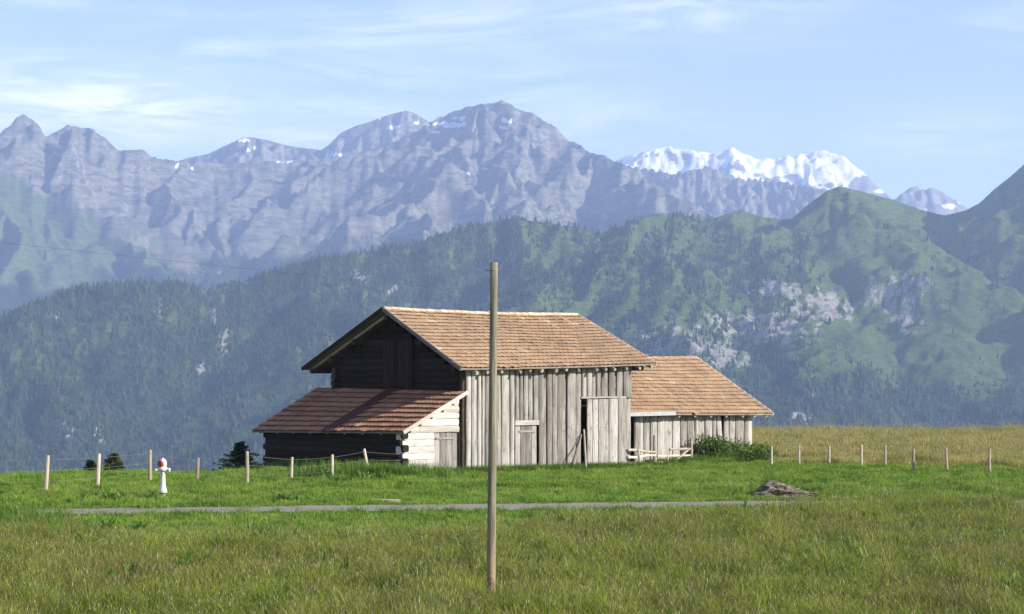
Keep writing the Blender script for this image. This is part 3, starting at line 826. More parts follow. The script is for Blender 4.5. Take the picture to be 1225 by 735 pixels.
# gable of dark logs, ends crossing at the far corner
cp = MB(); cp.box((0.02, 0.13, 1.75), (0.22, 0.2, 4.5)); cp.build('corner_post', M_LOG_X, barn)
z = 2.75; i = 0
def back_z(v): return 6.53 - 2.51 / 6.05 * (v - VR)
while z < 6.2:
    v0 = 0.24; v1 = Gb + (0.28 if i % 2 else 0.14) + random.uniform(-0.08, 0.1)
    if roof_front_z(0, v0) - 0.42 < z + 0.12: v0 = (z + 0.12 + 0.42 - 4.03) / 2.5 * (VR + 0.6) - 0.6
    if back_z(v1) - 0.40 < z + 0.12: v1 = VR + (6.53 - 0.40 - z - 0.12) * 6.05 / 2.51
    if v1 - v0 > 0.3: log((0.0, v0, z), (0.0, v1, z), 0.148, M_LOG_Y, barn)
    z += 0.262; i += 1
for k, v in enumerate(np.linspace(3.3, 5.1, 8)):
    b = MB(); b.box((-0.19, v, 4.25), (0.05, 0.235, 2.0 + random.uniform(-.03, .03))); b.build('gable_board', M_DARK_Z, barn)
# cross logs' ends at the far corner
for k in range(12):
    zz = 0.9 + 0.262 * k + 0.13
    log((-0.28 - random.uniform(0, .12), Gb - 0.05, zz), (0.16, Gb - 0.05, zz), 0.135, M_LOG_X, barn, name='log_end', n=2)

# ------------------------------------------------------------------ 2. lean-to on the gable
lean = thing('lean_to', 'low log lean-to with red tiles and white log front, against the dark barn gable', 'lean-to', C0 + U * -1.5 + V * 0.3, TH)
def lo(p): return (p[0] + 1.5, p[1] - 0.3, p[2])        # barn frame to lean-to frame
wl = 2.91
tA, tB = (-3.33, 10.5, 1.33), (-3.33, -0.37, 1.59)
tC, tD = (-0.17, -0.37, 3.12), (-0.17, 10.1, 3.18)
deck(lo(tA), lo(tB), lo(tC), lo(tD), lean, M_BEAM)
def tl(v, u):      # point on the lean-to roof plane
    s = (10.5 - v) / 10.87; t = (u + 3.33) / 3.16
    return patch(tA, tB, tC, tD, s, t)
def seg_tiles(v0, v1, seed):
    tiles(lo(tl(v0, -3.33)), lo(tl(v1, -3.33)), lo(tl(v1, -0.17)), lo(tl(v0, -0.17)), lean, M_TILE_RED, 0.385, 0.25, 0, seed, lift=0.075)
seg_tiles(10.5, 5.08, 15); seg_tiles(4.22, -0.37, 16)
nl = Vector((-0.43, 0, 0.9)).normalized()
st = MB(); st.slab(Vector(lo(tl(5.1, -3.36))) + nl * 0.07, Vector(lo(tl(4.2, -3.36))) + nl * 0.07, Vector(lo(tl(4.2, -0.17))) + nl * 0.07, Vector(lo(tl(5.1, -0.17))) + nl * 0.07, nl, 0.075)
for k in range(4):
    v = 5.05 - 0.27 * k
    a, b = Vector(lo(tl(v, -3.35))) + nl * 0.085, Vector(lo(tl(v, -0.18))) + nl * 0.085
    st.tube([a, b], 0.018, 5)
o = st.build('sheet_strip', M_MAROON, lean); o['label'] = 'maroon sheet strip down the roof'
def bg_board(P, Q, w, t, out, mat):
    barge(P, Q, lean, mat, w, t, out)
barge(lo(tB), lo(tC), lean, M_LOG_PALE, 0.15, 0.06, (0, -1, 0)); barge(lo(tA), lo(tD), lean, M_BEAM, 0.15, 0.06, (0, 1, 0))
for v in np.linspace(0.0, 10.1, 9):
    a, b = Vector(lo(tl(v, -3.25))) - nl * 0.13, Vector(lo(tl(v, -0.25))) - nl * 0.13
    rf = MB(); rf.tube([a, b], 0.055, 7); rf.build('rafter', M_BEAM, lean)
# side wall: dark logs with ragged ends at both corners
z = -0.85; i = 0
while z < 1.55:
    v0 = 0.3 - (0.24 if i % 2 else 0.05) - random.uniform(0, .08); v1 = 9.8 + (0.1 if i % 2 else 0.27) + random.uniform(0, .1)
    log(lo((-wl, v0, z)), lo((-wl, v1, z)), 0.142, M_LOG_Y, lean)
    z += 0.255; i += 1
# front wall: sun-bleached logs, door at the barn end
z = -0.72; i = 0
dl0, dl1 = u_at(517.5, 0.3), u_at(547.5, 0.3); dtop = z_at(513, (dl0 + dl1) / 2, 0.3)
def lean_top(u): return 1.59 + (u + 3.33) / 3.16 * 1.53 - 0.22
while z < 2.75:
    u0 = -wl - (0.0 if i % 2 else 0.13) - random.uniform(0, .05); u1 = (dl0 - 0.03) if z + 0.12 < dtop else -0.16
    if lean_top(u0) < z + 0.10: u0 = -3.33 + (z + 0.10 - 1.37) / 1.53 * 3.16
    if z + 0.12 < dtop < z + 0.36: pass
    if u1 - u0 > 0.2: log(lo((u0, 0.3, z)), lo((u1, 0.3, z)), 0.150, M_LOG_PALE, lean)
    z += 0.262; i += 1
dd = MB(); dd.box(lo(((dl0 + dl1) / 2, 0.30, (dtop - 0.6) / 2)), (dl1 - dl0 - 0.06, 0.03, dtop + 0.6)); ldoor = dd.build('door', M_DARK_Z, lean)
ldoor['label'] = 'narrow grey board door of the lean-to'
de = np.linspace(dl0 + 0.02, dl1 - 0.02, 5)
for a, b in zip(de[:-1], de[1:]):
    p0 = lo((a, 0, 0))[0]; p1 = lo((b, 0, 0))[0]
    reparent_plank(plank(p0 + .004, p1 - .004, -0.02, -0.55, dtop - 0.03, M_PLANK_DIM, lean, thick=0.03, crown=0.006, wob=0.003), ldoor)
for zz in (dtop - 0.38, 0.12):
    b = MB(); b.box(lo(((dl0 + dl1) / 2 - 0.08, 0.225, zz)), (dl1 - dl0 - 0.35, 0.03, 0.08)); o = b.build('batten', M_PLANK, lean); reparent_plank(o, ldoor)
for uu in (dl0 - 0.01, dl1 + 0.05):
    b = MB(); b.box(lo((uu, 0.27, dtop / 2 - 0.3)), (0.07, 0.16, dtop + 0.58)); b.build('door_post', M_PLANK, lean)
b = MB(); b.box(lo((-1.2, 9.75, 0.75)), (3.0, 0.15, 3.2)); 
b = MB(); vs = []
for dv in (0, 0.12):
    vs += [lo((-2.8, 9.7 + dv, -1.2)), lo((-0.2, 9.7 + dv, -1.2)), lo((-0.2, 9.7 + dv, 2.9)), lo((-2.8, 9.7 + dv, 1.45))]
b.add(vs, [(0, 1, 2, 3), (7, 6, 5, 4)] + [(i, i + 4, (i + 1) % 4 + 4, (i + 1) % 4) for i in range(4)]); b.build('rear_wall', M_DARK_Z, lean)

# ------------------------------------------------------------------ 3. lower shed on the right
SU, SV = 10.2, 1.0
shed = thing('shed', 'lower tan tiled board shed at the right end, behind the bush and gate', 'shed', C0 + U * SU + V * SV, TH)
def sl(p): return (p[0] - SU, p[1] - SV, p[2])
qA, qB, qC, qD = (9.25, 0.4, 2.09), (18.7, 0.4, 1.91), (18.7, 5.42, 4.57), (9.25, 5.42, 4.57)
qE, qF = (18.7, 10.6, 2.0), (9.25, 10.6, 2.05)
deck(sl(qA), sl(qB), sl(qC), sl(qD), shed, M_BEAM_X, sag=0.03); deck(sl(qF), sl(qE), sl(qC), sl(qD), shed, M_BEAM_X, sag=0.03)
tiles(sl(qA), sl(qB), sl(qC), sl(qD), shed, M_TILE, 0.35, 0.24, 0.03, 25); tiles(sl(qF), sl(qE), sl(qC), sl(qD), shed, M_TILE, 0.35, 0.24, 0.03, 26)
ridge_tiles(sl(qD), sl(qC), shed, M_TILE, 27, 0.085, sag=0.03)
barge(sl(qB), sl(qC), shed, M_BARGE, 0.16, 0.05, (1, 0, 0)); barge(sl(qE), sl(qC), shed, M_BEAM, 0.16, 0.05, (1, 0, 0))
def shed_z(u, v): return 2.09 - 0.18 * (u - 9.25) / 9.45 + (v - 0.4) / 5.02 * 2.57
for px in (813, 832, 851, 869.5, 889, 903, 917):
    u = u_at(px, 0.5)
    rf = MB(); rf.tube([sl((u, 0.5, shed_z(u, 0.5) - 0.17)), sl((u, 5.3, shed_z(u, 5.3) - 0.17))], 0.065, 8); rf.build('rafter', M_BEAM, shed)
fu0, fu1 = 9.25, u_at(808, 0.38)
b = MB(); b.box(sl(((fu0 + fu1) / 2, 0.365, 2.09 - 0.045)), (fu1 - fu0, 0.03, 0.17)); b.build('fascia', M_FASCIA, shed)
pe = [757, 763.7, 769, 777, 785, 794, 803.7, 813, 821, 830, 834, 842, 851, 855.7]
pe2 = [865, 871.5, 878.5, 889, 893, 899.5]
def shed_run(es):
    for a, b_ in zip(es[:-1], es[1:]):
        u0, u1 = u_at(a, 1.0), u_at(b_, 1.0)
        um = (u0 + u1) / 2
        plank(u0 + .012 - SU, u1 - .012 - SU, random.uniform(-.03, .03), -0.6, shed_z(um, 1.0) - 0.13 + random.uniform(-.03, 0), M_PLANK, shed)
shed_run(pe); shed_run(pe2)
ux = u_at(861, 1.0) - SU
plank(ux - 0.02, ux + 0.28, 0.02, -0.5, 2.0, M_PLANK, shed, tilt=-0.10)
wall_box(shed, 0.05, 17.9 - SU - 0.05, 0.30, 0.36, -0.6, 2.1, 'dark_backing', M_DARK_Z)  # added sheet keeping the gap between the shed boards dark
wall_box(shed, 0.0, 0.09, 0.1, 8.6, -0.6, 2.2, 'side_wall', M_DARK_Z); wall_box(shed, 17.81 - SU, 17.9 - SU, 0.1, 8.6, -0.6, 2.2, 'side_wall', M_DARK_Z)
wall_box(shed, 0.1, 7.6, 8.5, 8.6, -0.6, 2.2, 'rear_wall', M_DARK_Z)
for u in (0.02, 17.84 - SU):
    b = MB(); vs = []
    for d_ in (0, 0.06): vs += [(u + d_, 0.1, 2.21), (u + d_, 8.6, 2.21), (u + d_, 8.6, 2.6), (u + d_, 4.42, 4.3), (u + d_, 0.1, 2.22)]
    b.add(vs, [(4, 3, 2, 1, 0), (5, 6, 7, 8, 9)] + [(i, (i + 1) % 5, 5 + (i + 1) % 5, 5 + i) for i in range(5)]); b.build('gable_panel', M_DARK_Z, shed)

# ------------------------------------------------------------------ poles leaning on the barn front
def gz(p): return float(ground_z(p[0], p[1]))
def wpt(px, py, v):
    u = u_at(px, v); q = C0 + U * u + V * v; return Vector((q.x, q.y, z_at(py, u, v)))
a, b_ = wpt(701, 560, -0.85), wpt(698.5, 514, -0.13)
mb = MB(); mb.tube([a, a.lerp(b_, .5), b_], [0.05, 0.045, 0.04], 7); tag(mb.build('leaning_pole', M_POST), 'pale straight pole leaning on the barn wall beside the sliding door', 'pole')
a, b_ = wpt(686, 559, -0.75), wpt(695.5, 520, -0.13)
mb = MB(); mb.tube([a, a.lerp(b_, .5) + Vector((.02, 0, .03)), b_], [0.032, 0.03, 0.022], 6); tag(mb.build('leaning_pole', M_POST_OLD), 'thin dark crooked pole leaning against the barn boards', 'pole')

# ------------------------------------------------------------------ telegraph pole
pd = 4.07 * F / (721 - HZ)
pb = at(587.3, 721, pd); pb.z = gz(pb) - 0.05; ptop = at(591, 314, pd)
post = thing('wooden_pole', 'tall bare wooden pole standing alone in the hay meadow before the barn', 'pole', pb)
m_pole, nt, out = material('pole_wood')
co = nt.n('ShaderNodeTexCoord').outputs['Object']
g = nt.noise(nt.scale(co, (16, 16, 0.9)), 1.6, 6, 0.62, 0.3); sp = nt.noise(co, 7.0, 5, 0.7)
zz = nt.n('ShaderNodeSeparateXYZ', {0: co}).outputs[2]
c = nt.mix(nt.ramp(g, 0.3, 0.7), (0.10, 0.092, 0.062), (0.25, 0.235, 0.165))
cb = nt.mix(nt.ramp(g, 0.3, 0.7), (0.15, 0.108, 0.066), (0.32, 0.245, 0.155))
c = nt.mix(nt.ramp(zz, -1.3, -2.6), c, cb)
c = nt.mix(nt.math('MULTIPLY', nt.ramp(sp, 0.55, 0.72), 0.6), c, (0.10, 0.085, 0.055))
principled(nt, out, c, 0.9, (g, 0.6, 0.02), 0.15)
mb = MB(); d = ptop - pb
pts = [d * t for t in np.linspace(0, 1, 13)]
mb.tube(pts, [0.078 - 0.014 * t for t in np.linspace(0, 1, 13)], 16); shaft = mb.build('shaft', m_pole, post, smooth=False)
shaft.data.polygons.foreach_set('use_smooth', [len(p.vertices) == 4 for p in shaft.data.polygons])
mb = MB(); mb.lathe([(0.063, 0), (0.072, 0.005), (0.072, 0.025), (0.063, 0.03)], 16, tuple(d * 0.975)); mb.build('wire_band', M_WIRE, post)
mb = MB(); e = d * 0.975 + Vector((0, 0, .015)); mb.tube([e + Vector((-0.16, 0.0, 0.0)), e + Vector((-0.06, 0, 0))], 0.008, 5); mb.tube([e + Vector((0.06, 0, 0)), e + Vector((0.14, 0, 0))], 0.008, 5); mb.build('pin', M_WIRE, post)

# ------------------------------------------------------------------ overhead cable
mb = MB(); pts = []
for t in np.linspace(-0.15, 1.15, 40):
    D = 190 + 130 * t; px = -20 + 1260 * t; py = 288 + 111 * t + 14 * math.sin(math.pi * min(1, max(0, t))) * 0.6
    pts.append(at(px, py, D))
mb.tube(pts, [0.013 + 0.004 * i / 40 for i in range(40)], 5)
tag(mb.build('overhead_cable', M_CABLE), 'thin dark overhead cable slanting across the valley above the roofs', 'cable')

# ------------------------------------------------------------------ fences
def fence_post(parent, px, py_top, D, lean_px=0.0, rad=0.062, mat=M_POST, base_py=None):
    base = at(px - lean_px, 0, D); base.z = gz(base) - 0.1
    top = at(px, py_top, D)
    org = Vector(parent.location)
    mb = MB(); mid_ = base.lerp(top, 0.5) + Vector((random.uniform(-.012, .012), random.uniform(-.01, .01), 0))
    mb.tube([base - org, mid_ - org, top - org], [rad * 1.05, rad, rad * 0.9], 9)
    mb.build('post', mat, parent)
    return base, top

def wires(parent, ends, fracs, rad=0.006):
    org = Vector(parent.location)
    for fr in fracs:
        mb = MB(); pts = []
        for (b0, t0), (b1, t1) in zip(ends[:-1], ends[1:]):
            p, q = b0.lerp(t0, fr) + Vector((0, -0.07, 0)), b1.lerp(t1, fr) + Vector((0, -0.07, 0))
            for s in np.linspace(0, 1, 5)[:-1]:
                r_ = p.lerp(q, s); r_.z -= 0.02 * math.sin(math.pi * s); pts.append(r_ - org)
        pts.append(ends[-1][0].lerp(ends[-1][1], fr) + Vector((0, -0.07, 0)) - org)
        mb.tube(pts, rad, 4); mb.build('wire', M_WIRE, parent)

fl = at(56, 0, 58.7); fl.z = gz(fl)
wf = thing('wire_fence', 'wire fence of pale wooden posts along the grass crest beside the lean-to', 'fence', fl)
ends = []
for px, top, D, le, rad, mt in ((-20, 546, 57.6, 0, .062, M_POST), (57.5, 545, 58.7, 3, .066, M_POST), (118.5, 543, 60.4, 2, .066, M_POST), (179.5, 538, 63.5, 0, .066, M_POST), (237, 548, 64.2, 1.5, .06, M_POST_OLD), (295.5, 540, 62.3, 0, .064, M_POST), (349.5, 547, 64.8, 1, .052, M_POST), (397.5, 544, 65.6, 0, .054, M_POST), (435.5, 537, 66.6, -6, .055, M_POST)):
    ends.append(fence_post(wf, px, top, D, le, rad, mt))
ends.append((wpt(484, 566, 0.02), wpt(478, 541, 0.02)))
wires(wf, ends, (0.35, 0.62, 0.9), 0.0035)

fr_ = at(923, 0, 74); fr_.z = gz(fr_)
wf2 = thing('wire_fence', 'wire fence of thin pale posts between mown slope and dry meadow by the shed', 'fence', fr_)
ends = []
for px, top, D, le, mt in ((923, 534, 73.5, 0, M_POST), (956, 533, 74, 0, M_POST_OLD), (992, 533, 73, 0, M_POST), (1030.5, 532, 73.6, 0, M_POST), (1059, 533, 72.5, 0, M_POST), (1093, 537, 70.5, 0, M_POST), (1131.5, 536, 70, -2, M_POST), (1184, 537, 68.5, 0, M_POST_OLD), (1250, 538, 67.5, 0, M_POST)):
    ends.append(fence_post(wf2, px, top, D, le, 0.052, mt))
wires(wf2, ends, (0.5, 0.85), 0.004)

# ------------------------------------------------------------------ rail fence and gate between barn and shed
rb = wpt(783, 560, -0.15)
rf_ = thing('rail_fence', 'short fence of rough rails between the barn corner and the gate post', 'fence', rb)
def stick(parent, p, q, rad, mat, name, bow=0.0):
    org = Vector(parent.location); p, q = Vector(p), Vector(q)
    mb = MB(); mb.tube([p - org, p.lerp(q, 0.33) - org + Vector((0, 0, bow)), p.lerp(q, 0.66) - org + Vector((0, 0, -bow * .5)), q - org], [rad * 1.1, rad, rad * .95, rad * .85], 7)
    return mb.build(name, mat, parent)
for y0, y1, bw in ((538.5, 541, .03), (547, 545, -.04), (555, 557, .03)):
    stick(rf_, wpt(751, y0, -0.25), wpt(784, y1, -0.2), 0.055, M_RAIL, 'rail', bw)
stick(rf_, wpt(767, 564, -0.32), wpt(763.5, 537, -0.30), 0.045, M_RAIL, 'post'); stick(rf_, wpt(783.5, 566, -0.1), wpt(783, 521, -0.08), 0.075, M_POST_OLD, 'post')
gt = thing('field_gate', 'small rough wooden gate with diagonal brace, between gate post and bush', 'gate', wpt(806, 560, -0.1))
for x0, y0, x1, y1 in ((801, 538, 826, 537), (786, 546, 826, 545), (786, 553.5, 826, 553)):
    stick(gt, wpt(x0, y0, -0.05), wpt(x1, y1, -0.05), 0.052, M_RAIL, 'rail')
stick(gt, wpt(798, 560, -0.14), wpt(825, 537, -0.14), 0.05, M_RAIL, 'brace'); stick(gt, wpt(827.5, 562, 0.0), wpt(827, 524, 0.0), 0.06, M_POST, 'post')
stick(gt, wpt(799, 560, -0.1), wpt(799.5, 536, -0.1), 0.03, M_RAIL, 'stile')
p = wpt(856, 562, 0.1); q = wpt(856.5, 525, 0.1)
mb = MB(); mb.tube([p, p.lerp(q, .5), q], [.06, .056, .05], 8); tag(mb.build('stake', M_POST), 'pale wooden stake standing in the bush before the shed wall', 'stake')

# ------------------------------------------------------------------ hydrant
hd = 4.07 * F / (595 - HZ); hb = at(195, 595, hd); hb.z = gz(hb)
hyd = thing('hydrant', 'white cast iron hydrant with a red cap, standing in grass by the track', 'hydrant', hb)
S = 1.0
mb = MB(); mb.lathe([(0.075, -0.05), (0.075, 0.14), (0.085, 0.15)], 12); mb.build('foot', M_PIPE, hyd, True)
mb = MB(); mb.lathe([(0.115, 0.14), (0.135, 0.17), (0.125, 0.24), (0.098, 0.32), (0.080, 0.42), (0.074, 0.62), (0.072, 0.80), (0.088, 0.83)], 16); mb.build('column', M_WHITE, hyd, True)
mb = MB(); mb.lathe([(0.10, 0.82), (0.135, 0.85), (0.145, 0.90), (0.13, 0.95), (0.10, 0.97)], 16); mb.build('collar', M_WHITE, hyd, True)
for sx in (-1, 1):
    mb = MB(); a = Vector((0.12 * sx, -0.03, 0.885)); b_ = Vector((0.225 * sx, -0.05, 0.865)); mb.tube([a, a.lerp(b_, .6), a.lerp(b_, .62), b_], [0.05, 0.05, 0.062, 0.062], 10); mb.build('outlet', M_WHITE, hyd)
mb = MB(); mb.lathe([(0.09, 0.965), (0.115, 0.98), (0.118, 1.08), (0.105, 1.15), (0.075, 1.195), (0.03, 1.215), (0.028, 1.24), (0.004, 1.245)], 16); mb.build('head', M_WHITE, hyd, True)
mb = MB(); dv = Vector((-0.55, -0.83, 0)).normalized(); mb.tube([dv * 0.07 + Vector((0, 0, 1.06)), dv * 0.145 + Vector((0, 0, 1.06)), dv * 0.155 + Vector((0, 0, 1.06))], [0.105, 0.105, 0.09], 14); mb.build('cap', M_RED, hyd)

# ------------------------------------------------------------------ rock in the grass
def rock():
    D = 4.07 * F / (595 - HZ); c = at(931, 595, D); c.z = gz(c)
    rk = thing('rock', 'rough grey-brown boulder half sunk in the mown slope near the track', 'rock', c)
    n, m = 40, 26
    a = np.linspace(0, 2 * np.pi, n, endpoint=False); e = np.linspace(-0.35, 1, m) * np.pi / 2
    A, E = np.meshgrid(a, e, indexing='ij')
    x = np.cos(A) * np.cos(E); y = np.sin(A) * np.cos(E); zz = np.sin(E)
    d = 1 + 0.30 * (ridged(A * 1.27 + 4, E * 2.2, 4, 91) - 0.9) * np.cos(E) + 0.10 * fbm(x * 4 + zz * 3, y * 4 - zz * 2, 4, 97)
    x, y, zz = x * d, y * d, zz * d
    hump = 0.27 * np.exp(-((x + 0.35) / 0.40) ** 2) + 0.17 * np.exp(-((x - 0.2) / 0.55) ** 2) + 0.14
    X = x * 1.12 + 0.10; Y = y * 0.48; Zr = zz * hump * 1.05
    X = X + 0.12 * (1 - np.clip(zz, 0, 1)) * 0
    vs = np.stack([X, Y, Zr], -1).reshape(-1, 3)
    fs = [(i * m + j, ((i + 1) % n) * m + j, ((i + 1) % n) * m + j + 1, i * m + j + 1) for i in range(n) for j in range(m - 1)]
    mat, nt, out = material('lichen_rock')
    co = nt.n('ShaderNodeTexCoord').outputs['Object']
    g = nt.noise(co, 5.5, 6, 0.68, 0.3); g2 = nt.noise(co, 17.0, 5, 0.7)
    cc = nt.mix(nt.ramp(g, 0.35, 0.65), (0.065, 0.050, 0.037), (0.20, 0.165, 0.13)); cc = nt.mix(nt.ramp(g2, 0.5, 0.7), cc, (0.32, 0.28, 0.23))
    cc = nt.mix(nt.math('MULTIPLY', nt.ramp(nt.noise(co, 2.6, 4), 0.52, 0.66), 0.7), cc, (0.09, 0.085, 0.045))
    principled(nt, out, cc, 0.95, (g2, 0.9, 0.03), 0.1)
    b = MB(); b.add(vs, fs); o = b.build('stone', mat, rk, centre=False)
    for k, (px_, py_, s) in enumerate(((952, 595, .34), (962, 598, .25), (942, 598, .22), (905, 588, .2))):
        q = at(px_, py_, D - 0.3); q.z = gz(q)
        r_ = random.Random(k); b = MB(); r2 = np.random.default_rng(k)
        for (i_, el_) in ((i, j) for i in range(0)): pass
        vv = []; na, ne = 12, 6
        for i in range(na):
            for j in range(ne):
                aa = 2 * math.pi * i / na; ee = (-0.3 + 1.3 * j / (ne - 1)) * math.pi / 2
                rr = s * (0.75 + 0.35 * r_.random())
                vv.append((q.x - c.x + rr * math.cos(aa) * math.cos(ee), q.y - c.y + rr * 0.7 * math.sin(aa) * math.cos(ee), q.z - c.z + rr * 0.55 * math.sin(ee)))
        b.add(vv, [(i * ne + j, ((i + 1) % na) * ne + j, ((i + 1) % na) * ne + j + 1, i * ne + j + 1) for i in range(na) for j in range(ne - 1)])
        b.build('stone', mat, rk, centre=False)
rock()
q = at(462, 600, 4.07 * F / (601 - HZ)); q.z = gz(q)
mb = MB(); mb.box((q.x, q.y, q.z + 0.05), (0.86, 0.16, 0.07), Euler((0.05, 0.02, 0.06)).to_matrix()); tag(mb.build('board', M_POST_OLD), 'short dark weathered board lying in the grass between track and lean-to', 'board')

# ------------------------------------------------------------------ foliage
def leaf_mat(name, c1, c2, trans=0.3, scale=0.5, c3=None, place=None):
    m, nt, out = material(name)
    oi = nt.n('ShaderNodeObjectInfo'); pos = nt.n('ShaderNodeNewGeometry').outputs['Position']
    f = nt.math('ADD', nt.math('MULTIPLY', oi.outputs['Random'], 0.45), nt.math('MULTIPLY', nt.noise(pos, scale, 6, 0.68), 1.1))
    c = nt.mix(nt.ramp(f, 0.42, 1.12), c1, c2)
    if c3: c = nt.mix(nt.math('MULTIPLY', nt.ramp(nt.noise(nt.scale(pos, (1, 0.8, 1), (31, 7, 0)), place or 0.33, 4, 0.6), 0.46, 0.66), 0.55), c, c3)
    b = nt.n('ShaderNodeBsdfPrincipled', {'Base Color': c, 'Roughness': 0.6, 'Specular IOR Level': 0.25})
    t = nt.n('ShaderNodeBsdfTranslucent', {'Color': c})
    mx = nt.n('ShaderNodeMixShader', {0: trans, 1: b.outputs[0], 2: t.outputs[0]})
    nt.L.new(mx.outputs[0], out.inputs[0])
    return m

M_NEEDLE = leaf_mat('conifer_needles', (0.035, 0.052, 0.018), (0.090, 0.110, 0.038), 0.2, 1.2)
M_BARK = plain('conifer_bark', (0.10, 0.07, 0.05), 0.95, 0.3, 8.0)
M_BUSH = leaf_mat('bush_leaves', (0.055, 0.105, 0.016), (0.170, 0.255, 0.045), 0.4, 1.6)

def conifer(px, py_top, D, spread, label, seed, ragged=0.25, droop=0.25):
    r = random.Random(seed)
    top = at(px, py_top, D); base = at(px, 0, D); base.z = gz(base) - 0.1
    h = top.z - base.z
    t = thing('conifer', label, 'tree', base, 0, 'conifers beyond the grass crest')
    mb = MB(); mb.tube([(0, 0, 0), (0.02, 0, h * .5), (0, 0, h * 0.97)], [0.11, 0.07, 0.012], 8); mb.build('trunk', M_BARK, t)
    cr = MB(); nw = int(h / 0.085)
    for i in range(nw):
        f = (i + 0.5) / nw; zz = h * (0.12 + 0.86 * f); rad = spread * (1 - f) ** 0.85 * 1.25 + 0.07
        for k in range(6):
            a = r.uniform(0, 6.28); zz = h * (0.12 + 0.86 * f) + r.uniform(-.1, .1); ln = rad * r.uniform(1 - ragged * 1.6, 1 + ragged * 0.7); 
            dx, dy = math.cos(a), math.sin(a); n = 7
            for j in range(1, n + 1):
                s = j / n; p = Vector((dx * ln * s, dy * ln * s, zz - droop * ln * s + 0.16 * ln * s * s))
                for sd in (-1, 1):
                    wd = 0.17 * (1 - 0.55 * s) * r.uniform(0.7, 1.3)
                    q = p + Vector((-dy * sd * wd + dx * 0.12, dx * sd * wd + dy * 0.12, r.uniform(-0.16, 0.06)))
                    b2 = p + Vector((dx * 0.10, dy * 0.10, r.uniform(-0.02, 0.05)))
                    cr.add([p - Vector((dx * .05, dy * .05, 0)), q, b2], [(0, 1, 2)])
        
    cr.build('crown', M_NEEDLE, t, centre=False)
    return t
conifer(136, 542, 84, 0.95, 'small dark spruce top with neat cone shape, just beyond the crest', 5)
conifer(108.5, 549, 86, 0.6, 'smallest dark spruce tip beside a fence post, beyond the crest', 8)
conifer(287, 529, 80, 0.85, 'ragged wide dark conifer by the left corner of the lean-to', 13, 0.5, 0.05)

def bush(name, label, c, dims, seed, n=2600, cat='bush', leaf=0.055, mat=M_BUSH, stems=16):
    r = random.Random(seed)
    t = thing(name, label, cat, c)
    lobes = [(Vector((r.uniform(-1, 1) * dims[0] * .7, r.uniform(-1, 1) * dims[1] * .6, r.uniform(0.25, 0.7) * dims[2])), r.uniform(0.28, 0.5)) for _ in range(11)]
    st = MB()
    for p, _ in lobes:
        st.tube([(p.x * .4, p.y * .4, -0.1), (p.x * .75, p.y * .75, p.z * .5), (p.x, p.y, p.z)], [0.02, 0.014, 0.006], 5)
    st.build('stems', M_BARK, t)
    b = MB()
    for _ in range(n):
        p, rad = r.choice(lobes)
        d = Vector((r.gauss(0, 1), r.gauss(0, 1), r.gauss(0, 1))).normalized() * rad * r.uniform(0.45, 1.12) ** 0.6
        q = p + Vector((d.x * 1.15, d.y, d.z * 0.9)); 
        if q.z < 0: q.z = abs(q.z) * .5
        e = Euler((r.uniform(-1.2, 1.2), r.uniform(-1.2, 1.2), r.uniform(0, 6.28))).to_matrix(); l = leaf * r.uniform(0.7, 1.6)
        b.add([q + e @ Vector(v) for v in ((-l, 0, 0), (0, -l * .45, 0.01), (l, 0, 0), (0, l * .45, 0.01))], [(0, 1, 2, 3)])
    b.build('foliage', mat, t, centre=False)
    return t
g_ = wpt(850, 557, 0.15); g_.z = gz(g_)
bush('bush', 'taller green bush beside the gate post, in front of the shed boards', g_, (0.95, 0.6, 1.15), 3, 1700, leaf=0.055)
g_ = wpt(877, 557, 0.35); g_.z = gz(g_)
bush('bush', 'lower green bush under the right end of the shed wall', g_, (0.7, 0.5, 0.75), 4, 950, leaf=0.05)
g_ = at(908, 556, 77); g_.z = gz(g_)
bush('weed_clump', 'low leafy weeds at the shed corner beside the first fence post', g_, (0.7, 0.45, 0.8), 6, 1300, 'weeds')

